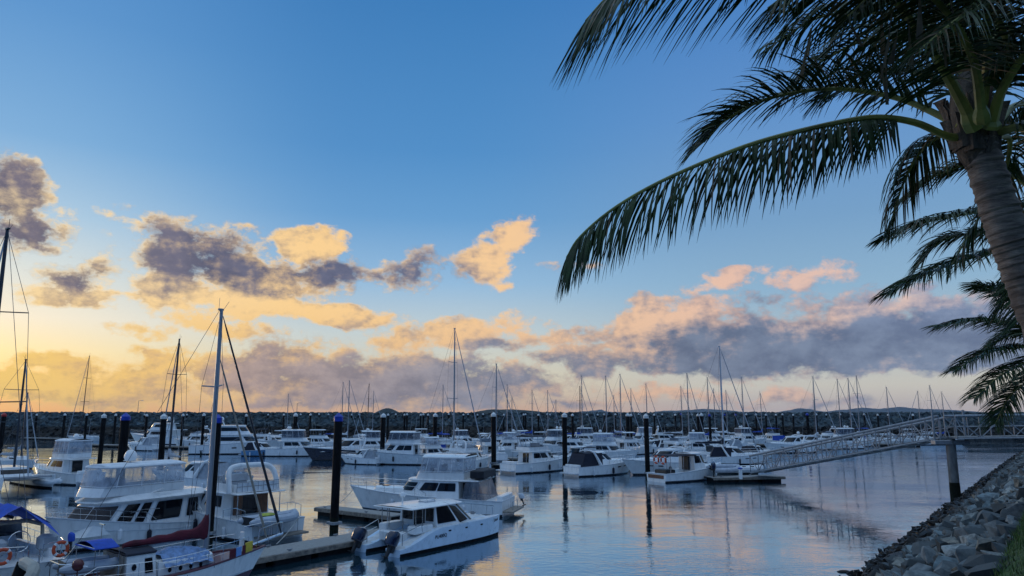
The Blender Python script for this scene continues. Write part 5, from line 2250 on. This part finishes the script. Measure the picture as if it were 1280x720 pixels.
# yachts with masts: mast x, mast top y, waterline y, bearing
sails = [(P_sloop_dark, 110, 445, 551, -70, 'white sloop with black boom cover before the left breakwater', .95),
         (P_sloop_black, 222, 424, 600, -40, 'white yacht with tall thin mast left of the ketch mast', .95),
         (P_sloop_black, 35, 491, 585, 120, 'small yacht with a short mast near the left edge', .9),
         (P_sloop_white, 361, 493, 550, 100, 'far yacht with a bare mast between the ketch forestay and the blue-capped pile', .9),
         (P_sloop_blue, 429, 478, 556, 70, 'far yacht with leaning rigging just right of the blue-capped pile', .9),
         (P_sloop_white, 437, 476, 558, 100, 'far yacht with tall mast second right of the blue-capped pile', .95),
         (P_sloop_dark, 461, 480, 553, -60, 'far yacht with a mast left of the small round hill', .9),
         (P_sloop_white, 467, 489, 549, 100, 'far yacht with a shorter mast right before the small round hill', .85),
         (P_sloop_white, 569, 411, 577, 118, 'white yacht with the tallest mast in the middle of the marina', 1.1),
         (P_sloop_blue, 554, 482, 556, 100, 'far yacht with mast left of the tallest mast', .9),
         (P_sloop_white, 620, 455, 572, 110, 'white yacht whose mast rises from behind the middle-row pile', 1.0),
         (P_sloop_bimini, 634, 481, 557, 95, 'far yacht with blue bimini and mast over the low hill', .95),
         (P_sloop_white, 640, 497, 551, -80, 'far yacht with a short mast over the low hill', .9),
         (P_sloop_blue, 665, 488, 554, 60, 'far yacht with mast at the right slope of the low hill', .9),
         (P_sloop_white, 684.5, 488, 553, 110, 'far yacht with mast right of the low hill', .9),
         (P_sloop_white, 695, 500, 550, -60, 'far yacht with the shortest mast right of the low hill', .85),
         (P_sloop_blue, 727, 470, 557, 100, 'yacht with mast left of centre in the right half back row', .95),
         (P_sloop_dark, 724, 483, 555, 60, 'yacht with mast close beside a taller one behind the dark launch', .9),
         (P_sloop_white, 757, 470, 560, 110, 'yacht with mast rising above the black canopy cruiser', .95),
         (P_sloop_bimini, 775, 468, 562, 95, 'yacht with blue bimini and mast left of the paired piles', .95),
         (P_sloop_white, 767, 494, 551, -70, 'far yacht with short mast between two taller ones', .85),
         (P_sloop_white, 788.5, 486, 554, 100, 'far yacht with mast behind the paired piles', .9),
         (P_sloop_blue, 807.5, 480, 556, 80, 'far yacht with mast behind the pile left of the wheelhouse boat', .9),
         (P_sloop_white, 851, 483, 554, 110, 'far yacht with mast behind a blue-capped pile', .9),
         (P_sloop_white, 858.5, 467, 565, 60, 'yacht with leaning mast left of the stout pile', .95),
         (P_sloop_blue, 884, 472, 559, 100, 'yacht with leaning mast left of the tall silver mast', .95),
         (P_sloop_white, 892, 486, 553, -60, 'far yacht with short mast just left of the tall silver mast', .9),
         (P_sloop_tall, 899, 433, 577, 100, 'yacht with the tall silver mast and black boom cover', 1.0),
         (P_sloop_white, 907, 488, 552, 80, 'far yacht with short mast just right of the tall silver mast', .9),
         (P_sloop_white, 927, 472, 556, 110, 'far yacht with tall mast second right of the tall silver mast', .95),
         (P_sloop_blue, 950.5, 490, 552, 60, 'far yacht with mast above the covered boats at the gangway foot', .9),
         (P_sloop_white, 1016, 471, 562, 118, 'yacht with leaning mast above the gangway ramp', .95),
         (P_sloop_blue, 1046.5, 474, 557, 100, 'yacht with mast, left of the three close masts behind the gangway', .95),
         (P_sloop_white, 1060, 473, 558, 110, 'yacht with mast, middle of the three close masts behind the gangway', 1.0),
         (P_sloop_bimini, 1069, 470, 557, 70, 'yacht with mast, right of the three close masts behind the gangway', .95),
         (P_sloop_white, 1108, 484, 557, 110, 'yacht with a lone mast right of the three close masts', .9),
         (P_sloop_white, 1147, 489, 553, -70, 'far yacht with mast under the drooping palm fronds', .9),
         (P_sloop_white, 1162, 482, 556, 80, 'yacht with leaning mast left of the gangway pile', .9),
         (P_sloop_blue, 1177, 490, 555, 110, 'yacht with mast right at the gangway pile', .9)]
for a in sails:
    r = sail(a[0], a[1], a[2], a[3], a[4], a[5], a[6])
    random.seed(int(a[1]))
    if a[1] != 899:
        r.rotation_euler = (R(random.uniform(-1.3, 1.3)), 0, r.rotation_euler.z)

# lifebuoys on the wheelhouse boat
f = bearing(60)
for y, dx, lab in ((.75, -4.0, 'orange lifebuoy hanging left under the awning of the wheelhouse boat'), (-.35, -4.0, 'orange lifebuoy hanging right under the awning of the wheelhouse boat')):
    q = Vector(w1.location) + f * dx + Vector((-f.y, f.x, 0)) * y
    lifebuoy((q.x, q.y, 2.2), -f, lab, .36, 'lifebuoys on the wheelhouse boat')
p = W(104, 590)
lifebuoy((p.x, p.y, .75), (.3, -1, .1), 'red lifebuoy on the stern of the small flybridge fisher', .5)

# white inflatable and gear on the landing
t = thing('inflatable_boat', 'large white inflatable boat lying on the landing pontoon by the gangway', 'dinghy', W(922, 590, .62), 84)
inflatable(t, 5.6, 2.0, WHITECAN, GREYW, r=.36)
b = MB()
for k in range(5):
    b.box(-2.6 + k * .95, -2.2 + k * .95, -.80, -.62, .58, .68)
b.build('grab_patch', BLACK, t)
t = thing('inflatable_boat', 'smaller pale inflatable tipped against the first one on the landing', 'dinghy', W(905, 589, .95), 70)
t.rotation_euler = (R(16), 0, PI / 2 - R(70))
inflatable(t, 3.6, 1.7, RUBBER, GREYW, r=.26)
t = thing('outboard_stand', 'black outboard motor on a stand at the left end of the landing pontoon', 'outboard motor', W(893, 596, .52), 30)
outboard(t, (0, 0, .85), .95)
b = MB()
b.tube([(-.3, -.3, 0), (-.05, 0, .9), (-.3, .3, 0)], .03, 5)
b.tube([(.4, 0, 0), (0, 0, .9)], .03, 5)
b.build('stand', GALV, t)
t = thing('service_pedestal', 'white service pedestal standing on the landing pontoon', 'pedestal', W(926, 599, .52))
b = MB()
b.box(-.16, .16, -.14, .14, 0, 1.0, .04)
b.build('post', WHITE, t)
b = MB()
b.box(-.2, .2, -.18, .18, 1.0, 1.12, .04)
b.build('top', BLUECAN, t)

# small dinghy among the left boats
t = thing('rowing_dinghy', 'upturned pale dinghy moored beside the sailing catamaran', 'dinghy', W(60, 606, .3), 120)
inflatable(t, 3.4, 1.5, WHITECAN, GREYW, r=.24)

# mooring buoy and floating debris on the left
t = thing('mooring_buoy', 'small dark mooring buoy on the pale water behind the left boats', 'buoy', W(34, 560, .1))
b = MB()
b.ell((0, 0, .1), .45, .45, .42, 10, 7)
b.build('float', BLACK, t)
b = MB()
b.tube([(.06 * math.cos(a), 0, .55 + .08 * math.sin(a)) for a in [k * PI / 4 for k in range(9)]], .02, 4)
b.build('ring', GALV, t)

# ------------------------------------------------------------------ gangway
pp = pile_xy(1184.5, 629)
gp = Vector((pp.x, pp.y, 0))
t = thing('gangway_pile', 'single tall weedy concrete pile carrying the head of the gangway', 'pile', gp)
b = MB()
b.tube([(0, 0, -3), (0, 0, 5.0)], .36, 18)
b.build('shaft', M('pile_concrete', (.14, .14, .135), .8, var=.3, vscale=3, stretch=(1, 1, .3), bump=.4), t)
b = MB()
b.tube([(0, 0, -2), (0, 0, 1.3), (0, 0, 1.6)], [.38, .385, .365], 18)
b.build('weed_band', PILEBASE, t)
b = MB()
b.box(-1.4, 1.4, -.35, .35, 4.55, 4.90, .04)
b.tube([(-1.25, 0, 4.9), (-1.25, 0, 7.3)], .09, 8)
b.tube([(1.25, 0, 4.9), (1.25, 0, 7.3)], .09, 8)
b.build('crosshead', GALV, t)


def truss(name, label, p0, p1, z0, z1, width, hgt, bays, rail_r, deckname):
    d = Vector((p1.x - p0.x, p1.y - p0.y, 0))
    L = d.length
    az = math.degrees(math.atan2(d.x, d.y))
    t = thing(name, label, 'gangway', (p0.x, p0.y, z0), az)
    sl = (z1 - z0) / L
    zf = lambda x: sl * x
    for sg in (1, -1):
        y = sg * width / 2
        b = MB()
        b.tube([(0, y, zf(0) + hgt), (L, y, zf(L) + hgt)], rail_r, 8)
        b.build('handrail', GALV, t)
        b = MB()
        b.tube([(0, y, zf(0)), (L, y, zf(L))], .085, 6)
        b.tube([(0, y, zf(0) + hgt * .52), (L, y, zf(L) + hgt * .52)], .035, 5)
        for k in range(bays + 1):
            x = L * k / bays
            b.tube([(x, y, zf(x)), (x, y, zf(x) + hgt)], .05, 5)
        for k in range(bays):
            x, x2 = L * k / bays, L * (k + 1) / bays
            if k % 2:
                b.tube([(x, y, zf(x) + .04), (x2, y, zf(x2) + hgt * .92)], .045, 5)
            else:
                b.tube([(x, y, zf(x) + hgt * .92), (x2, y, zf(x2) + .04)], .045, 5)
        b.build('side_truss', GALV, t)
    b = MB()
    n = int(L / .62)
    for k in range(n):
        x0, x1 = L * k / n + .01, L * (k + 1) / n - .01
        b.add([(x0, -width / 2 + .08, zf(x0) + .14), (x1, -width / 2 + .08, zf(x1) + .14), (x1, width / 2 - .08, zf(x1) + .14), (x0, width / 2 - .08, zf(x0) + .14),
               (x0, -width / 2 + .08, zf(x0) + .09), (x1, -width / 2 + .08, zf(x1) + .09), (x1, width / 2 - .08, zf(x1) + .09), (x0, width / 2 - .08, zf(x0) + .09)],
              [(0, 1, 2, 3), (7, 6, 5, 4), (0, 4, 5, 1), (1, 5, 6, 2), (2, 6, 7, 3), (3, 7, 4, 0)])
    b.build(deckname, DOCKM, t)
    for k in range(bays + 1):
        b = MB()
        x = L * k / bays
        b.tube([(x, -width / 2, zf(x) + .02), (x, width / 2, zf(x) + .02)], .05, 5)
        b.build('cross_beam', GALV, t)
    return t


foot = W(947, 592, .75)
truss('gangway_ramp', 'long sloping aluminium truss gangway running down to the landing pontoon', Vector((gp.x, gp.y + .3, 0)), Vector((foot.x, foot.y, 0)), 5.05, .85, 1.9, 1.75, 18, .11, 'deck')
shore = Vector((gp.x, gp.y, 0)) + Vector((.994, -.11, 0)) * 30
truss('gangway_bridge', 'level truss bridge from the gangway pile to the shore on the right', Vector((gp.x, gp.y - .2, 0)), shore, 5.05, 5.5, 1.9, 1.75, 17, .10, 'deck')
b = MB()

# ------------------------------------------------------------------ palms
def leaf_material(name, col, dry):
    m = bpy.data.materials.new(name)
    m.use_nodes = True
    t = NT(m.node_tree)
    b = m.node_tree.nodes['Principled BSDF']
    pos = t.node('ShaderNodeNewGeometry').outputs['Position']
    nz = t.noise(pos, 7.0, 3, .6)
    c = t.mix(t.smooth(nz, .3, .7), tuple(q * .55 for q in col), tuple(q * 1.25 for q in col))
    c = t.mix(t.smooth(t.noise(pos, 13.0, 2), .66, .74, 0, .8), c, dry)
    t._in(b.inputs['Base Color'], c)
    b.inputs['Roughness'].default_value = .42
    b.inputs['Specular IOR Level'].default_value = .2
    return m


LEAF = leaf_material('palm_leaflet', (.026, .052, .016), (.20, .13, .07))
DRYLEAF = leaf_material('dry_palm_leaflet', (.16, .11, .06), (.25, .18, .11))
STALK = M('palm_stalk', (.20, .20, .045), .5, var=.3, vscale=3)
TRUNK = None


def trunk_material():
    m = bpy.data.materials.new('palm_trunk_bark')
    m.use_nodes = True
    t = NT(m.node_tree)
    b = m.node_tree.nodes['Principled BSDF']
    tc = t.node('ShaderNodeTexCoord').outputs['Object']
    st = t.noise(t.vmath('MULTIPLY', tc, (6, 6, 34)), 1.0, 5, .65)
    n2 = t.noise(tc, 3.5, 4, .6)
    c = t.ramp(st, [(.25, (.06, .045, .036)), (.5, (.22, .17, .135)), (.75, (.38, .31, .25))])
    c = t.mix(t.smooth(n2, .4, .7, 0, .6), c, (.07, .05, .04))
    t._in(b.inputs['Base Color'], c)
    b.inputs['Roughness'].default_value = .9
    bn = t.node('ShaderNodeBump')
    bn.inputs['Strength'].default_value = .8
    bn.inputs['Distance'].default_value = .02
    t._in(bn.inputs['Height'], st)
    m.node_tree.links.new(bn.outputs[0], b.inputs['Normal'])
    return m


TRUNK = trunk_material()
pr = random.Random(21)


def curve(pts, n):
    "Catmull-Rom through the points"
    P = [Vector(p) for p in pts]
    P = [P[0] * 2 - P[1]] + P + [P[-1] * 2 - P[-2]]
    out = []
    segs = len(P) - 3
    for i in range(n + 1):
        u = i / n * segs
        k = min(int(u), segs - 1)
        f = u - k
        a, b, c, d = P[k:k + 4]
        out.append(.5 * ((2 * b) + (c - a) * f + (2 * a - 5 * b + 4 * c - d) * f * f + (3 * b - 3 * c + d - a) * f ** 3))
    return out


def frond(parent, pts, leaf=.75, n=62, r0=.045, start=.16, droop=1.0, wd=.028, lift=.2, dry=.07, sides=(1, -1), hang=0.0):
    "one feather frond: a tapering stalk with two rows of folded, hanging leaflets"
    inv = Vector(parent.location)
    C = [p - inv for p in curve(pts, 48)]
    b = MB()
    rad = []
    for i in range(49):
        u = i / 48
        rad.append(lerp(r0, .006, u ** .8) * (1.55 if u < .04 else 1))
    b.tube(C, rad, 7, mi=0)
    n = int(n * 1.45)
    for i in range(n):
        u = start + (1 - start) * ((i + pr.random() * .5) / n)
        k = min(47, int(u * 48))
        p = C[k].lerp(C[k + 1], u * 48 - k)
        tg = (C[k + 1] - C[k]).normalized()
        sd = tg.cross(Vector((0, 0, 1)))
        sd = sd.normalized() if sd.length > .05 else Vector((1, 0, 0))
        upv = sd.cross(tg).normalized()
        prof = math.sin(PI * min(1, .18 + .74 * ((u - start) / (1 - start)))) ** .6
        for sg in sides:
            if pr.random() < .05:
                continue
            ln = leaf * prof * pr.uniform(.85, 1.12)
            if pr.random() < .05:
                ln *= .55
            d = (sd * sg * pr.uniform(.45, .8) + tg * (.45 + .55 * u ** 3) + upv * (lift + pr.uniform(-.15, .12)) - Vector((0, 0, hang))).normalized()
            g = droop * pr.uniform(.75, 1.3) * (1 - .5 * u ** 5)
            q = [p]
            dd = d.copy()
            seg = 5
            for s in range(seg):
                q.append(q[-1] + dd * (ln / seg))
                dd = (dd + Vector((0, 0, -1)) * g * (.55 - .05 * s)).normalized()
            wv = tg.cross(d)
            wv = d.cross(wv).normalized() if wv.length > .01 else tg
            tw = pr.uniform(-.5, .5)
            wv = (tg * math.cos(tw) + upv * math.sin(tw)).normalized()
            vs, fs = [], []
            for s, c in enumerate(q):
                w = wd * (.6, 1.0, .95, .78, .5, .06)[s]
                vs += [c - wv * w * .5, c + wv * w * .5]
                if s:
                    a = 2 * s
                    fs.append((a - 2, a - 1, a + 1, a))
            b.add(vs, fs, 2 if pr.random() < dry else 1)
    return b.build('frond', [STALK, LEAF, DRYLEAF], parent, smooth=False)


def trunk(parent, pts, r0, r1, rings=34):
    inv = Vector(parent.location)
    C = [p - inv for p in curve(pts, rings * 4)]
    rad = []
    for i in range(len(C)):
        u = i / (len(C) - 1)
        k = (u * rings + .7 * mnoise.noise(Vector((u * 19, 3, 1)))) % 1
        rad.append(lerp(r0, r1, u ** .6) * (1 + .15 * (1 - k) ** 2 * (.6 + .8 * abs(mnoise.noise(Vector((u * 40, 7, 2)))))) * (1 + .025 * pr.uniform(-1, 1)))
    b = MB()
    b.tube(C, rad, 20)
    b.build('trunk', TRUNK, parent)


def sheath(parent, c, r, n=9):
    "fibrous old leaf bases round the top of the trunk"
    inv = Vector(parent.location)
    b = MB()
    for k in range(n):
        a = 2 * PI * k / n + pr.uniform(-.2, .2)
        d = Vector((math.cos(a), math.sin(a), 0))
        t = d.cross(Vector((0, 0, 1)))
        p = Vector(c) - inv + d * r * .62 + Vector((0, 0, pr.uniform(-.28, .05)))
        h = pr.uniform(.25, .5)
        w = r * pr.uniform(.5, .8)
        ol = pr.uniform(.25, .7)
        rows = []
        for s in range(6):
            u = s / 5
            cc = p + Vector((0, 0, h * u)) + d * r * (.25 + ol * u * u)
            ww = w * (1 - .75 * u ** 1.5)
            rows.append([cc - t * ww - d * .05 + d * pr.uniform(-.02, .02), cc + d * .035, cc + t * ww - d * .05 + d * pr.uniform(-.02, .02)])
        rows = rows + [[q - d * .025 for q in rw] for rw in reversed(rows)]
        b.loft(rows, closed=False)
    b.ell(Vector(c) - inv + Vector((0, 0, .1)), r * .95, r * .95, .5, 12, 7)
    b.build('leaf_sheath', M('palm_fibre', (.10, .075, .055), .95, var=.4, vscale=6, stretch=(3, 3, .6), bump=.8, bscale=30), parent, ang=50)


def px3(*l):
    return [WY(*q) for q in l]


# near palm, leaning over the water
base = Vector(bank_pt(8.9, 0, 0))
crown = WY(1216, 165, 6.4)
low = WY(1296, 380, 6.35)
foot = low + (low - crown) * .95
foot = Vector((foot.x + .25, foot.y - .05, 5.40))
root = thing('coconut_palm', 'large coconut palm leaning in from the right, its fronds hanging over the harbour', 'palm tree', foot)
trunk(root, [foot - Vector((0, 0, .2)), foot + (low - foot) * .35 + Vector((.06, 0, 0)), low, low.lerp(crown, .5) + Vector((-.02, 0, 0)), crown + Vector((0, 0, .12))], .225, .140, 44)
sheath(root, crown, .19)
frond(root, px3((1214, 170, 6.4), (1187, 171, 6.35), (1147, 154, 6.25), (1103, 147, 6.15), (1060, 151, 6.05), (987, 167, 5.95), (920, 187, 5.85), (830, 225, 5.75), (768, 260, 5.68), (725, 296, 5.62), (708, 322, 5.6)), .74, 96, .042, .26, .55, .027, .0, .10, hang=.75)
frond(root, px3((1208, 165, 6.5), (1176, 145, 6.7), (1120, 122, 6.9), (1050, 111, 7.05), (990, 116, 7.12), (940, 131, 7.15), (902, 154, 7.2), (880, 178, 7.2)), .85, 92, .042, .18, .42, .028, .45, hang=.1)
frond(root, px3((1218, 160, 6.2), (1190, 105, 6.0), (1150, 40, 5.75), (1090, -30, 5.4), (1010, -72, 5.05), (920, -76, 4.85), (850, -62, 4.72), (795, -32, 4.64), (760, -4, 4.6), (732, 26, 4.56)), .98, 125, .055, .12, .22, .020, .10, .10, hang=.55)
frond(root, px3((1222, 160, 6.3), (1215, 110, 6.6), (1170, 60, 7.0), (1100, 45, 7.4), (1030, 75, 7.7), (990, 110, 7.8)), .8, 70, .045, .12, .7, .03, .2)
frond(root, px3((1228, 150, 6.0), (1215, 70, 5.5), (1170, 0, 5.1), (1100, -40, 4.8), (1020, -30, 4.6), (960, 10, 4.5)), .66, 84, .045, .16, .3, .02, .1, .14, hang=.35)
frond(root, px3((1238, 158, 6.2), (1256, 105, 5.9), (1300, 50, 5.6), (1370, 20, 5.3), (1460, 30, 5.1)), .75, 60, .055, .2, 1.0)
frond(root, px3((1205, 160, 6.35), (1208, 90, 6.4), (1190, 10, 6.3), (1140, -60, 6.2), (1060, -90, 6.0), (980, -70, 5.9), (920, -20, 5.85)), .8, 74, .05, .16, 1.2, .03, .2, .1)
frond(root, px3((1232, 155, 6.45), (1240, 70, 6.5), (1262, -20, 6.6), (1310, -90, 6.7), (1400, -110, 6.8)), .8, 60, .05, .15, 1.0)
frond(root, px3((1226, 150, 6.2), (1235, 60, 5.7), (1225, -20, 5.2), (1180, -60, 4.8), (1100, -70, 4.5), (1030, -40, 4.3)), .62, 70, .045, .18, 1.2, .024, .2, .12)
frond(root, px3((1240, 150, 6.6), (1200, 60, 7.2), (1120, 20, 7.7), (1030, 20, 8.1), (960, 60, 8.3)), .8, 64, .045, .14, 1.1, .03, .3)
frond(root, px3((1290, -40, 5.2), (1250, -6, 4.9), (1200, 22, 4.7), (1150, 62, 4.55)), .62, 44, .03, .05, .7, .024, .2)
frond(root, px3((1212, 172, 6.6), (1180, 168, 7.0), (1150, 190, 7.3), (1128, 232, 7.5), (1112, 285, 7.6)), .62, 52, .035, .15, 1.3, .03, .2, .15)
frond(root, px3((1245, 170, 6.6), (1262, 175, 7.0), (1255, 215, 7.4), (1225, 270, 7.6), (1190, 330, 7.7)), .62, 50, .035, .2, 1.2, .03, .1, .12)
frond(root, px3((1245, 165, 6.3), (1290, 160, 6.0), (1350, 200, 5.8), (1390, 270, 5.7)), .7, 50, .045, .2, 1.3)
frond(root, px3((1240, 160, 6.7), (1275, 130, 7.3), (1330, 140, 7.9), (1380, 200, 8.3)), .7, 50, .045, .2, 1.2)
frond(root, px3((1236, 150, 6.3), (1262, 80, 6.0), (1240, 10, 5.6), (1180, -30, 5.2), (1110, -20, 4.9), (1060, 20, 4.75)), .6, 80, .045, .16, .3, .021, .1, .14, hang=.3)
frond(root, px3((1230, 155, 6.5), (1190, 110, 7.0), (1130, 88, 7.4), (1070, 95, 7.7), (1025, 125, 7.9)), .7, 70, .04, .14, .5, .028, .3, .1)
# withered hanging leaflets
inv = Vector(root.location)
for k in range(16):
    b = MB()
    p = WY(pr.uniform(1010, 1190), pr.uniform(-10, 60), pr.uniform(4.9, 5.6)) - inv
    ln = pr.uniform(.25, .55)
    d = Vector((pr.uniform(-.3, .3), pr.uniform(-.2, .2), -1)).normalized()
    w = Vector((1, pr.uniform(-1, 1), 0)).normalized() * .006
    b.add([p - w, p + w, p + d * ln + w * .3 + Vector((pr.uniform(-.06, .06), 0, 0)), p + d * ln - w * .3], [(0, 1, 2, 3)])
    b.build('withered_leaflet', DRYLEAF, root, smooth=False)

# two more palms behind it
for nm, lab, cy, cx, yc, fr in (
        ('coconut_palm', 'second palm behind the leaning trunk, its fronds reaching left below the first crown', 11.0, 1318, 290,
         [((1318, 290, 11), (1270, 262, 10.8), (1205, 268, 10.5), (1150, 280, 10.3), (1112, 296, 10.2)),
          ((1318, 300, 11), (1275, 308, 10.9), (1215, 322, 10.7), (1160, 342, 10.5), (1112, 366, 10.4)),
          ((1318, 285, 11), (1280, 230, 11.2), (1225, 205, 11.4), (1170, 220, 11.6), (1132, 248, 11.7)),
          ((1318, 295, 11), (1290, 280, 11.6), (1240, 290, 12), (1180, 300, 12.3), (1150, 330, 12.4)),
          ((1318, 290, 11), (1310, 210, 11), (1280, 160, 11), (1240, 150, 11)),
          ((1318, 290, 11), (1350, 210, 11), (1410, 190, 11), (1470, 230, 11)),
          ((1318, 300, 11), (1300, 310, 11.5), (1270, 345, 11.8), (1245, 395, 12)),
          ((1318, 300, 11), (1370, 300, 11), (1420, 350, 11), (1450, 420, 11)),
          ((1318, 300, 11), (1310, 320, 10.4), (1290, 350, 10), (1275, 400, 9.8))]),
        ('coconut_palm', 'lowest palm at the right edge, its fronds drooping over the gangway', 15.5, 1316, 432,
         [((1316, 432, 15.5), (1275, 408, 15.3), (1225, 400, 15), (1172, 408, 14.8)),
          ((1316, 436, 15.5), (1275, 434, 15.2), (1232, 442, 15), (1192, 464, 14.8)),
          ((1316, 440, 15.5), (1285, 452, 15), (1250, 470, 14.7), (1218, 498, 14.5)),
          ((1316, 430, 15.5), (1290, 390, 15.5), (1255, 366, 15.5), (1222, 356, 15.5)),
          ((1316, 440, 15.5), (1292, 470, 15), (1262, 496, 14.7), (1244, 530, 14.5)),
          ((1316, 432, 15.5), (1300, 420, 16.2), (1262, 420, 16.8), (1225, 442, 17)),
          ((1316, 430, 15.5), (1318, 370, 15.5), (1300, 330, 15.5), (1270, 320, 15.5)),
          ((1316, 430, 15.5), (1350, 390, 15.5), (1400, 390, 15.5), (1440, 430, 15.5)),
          ((1316, 440, 15.5), (1355, 450, 15.5), (1390, 490, 15.5), (1400, 530, 15.5))])):
    cr = WY(cx, yc, cy)
    s = (Vector((cr.x, cr.y, 0)) - SH0).dot(V)
    ft = Vector((cr.x + .5, cr.y + .1, bank_z(s) - .1))
    root = thing(nm, lab, 'palm tree', ft)
    trunk(root, [ft, ft.lerp(cr, .5) + Vector((.08, 0, 0)), cr], .22, .14, 26)
    sheath(root, cr, .16, 7)
    for q in fr:
        frond(root, px3(*q), .76, 100, .035, .14, .5, .034, .25, .06)

# anything still unscaled is tidied here
bpy.context.view_layer.update()

# ------------------------------------------------------------------ the evening air
b = MB()
b.add([(x, y, z) for z in (-3, 130) for x, y in ((-8300, -400), (8300, -400), (8300, 9300), (-8300, 9300))], [(3, 2, 1, 0), (4, 5, 6, 7), (0, 1, 5, 4), (1, 2, 6, 5), (2, 3, 7, 6), (3, 0, 4, 7)])
hm = bpy.data.materials.new('evening_haze')
hm.use_nodes = True
hm.node_tree.nodes.clear()
ht = NT(hm.node_tree)
pv = ht.node('ShaderNodeVolumePrincipled')
pv.inputs['Color'].default_value = (.75, .84, .95, 1)
pv.inputs['Density'].default_value = 3.2e-5
ho = ht.node('ShaderNodeOutputMaterial')
hm.node_tree.links.new(pv.outputs[0], ho.inputs['Volume'])
tag(b.build('haze', hm, smooth=False), 'thin blue evening haze over the harbour and the far hills', 'haze', kind='stuff')
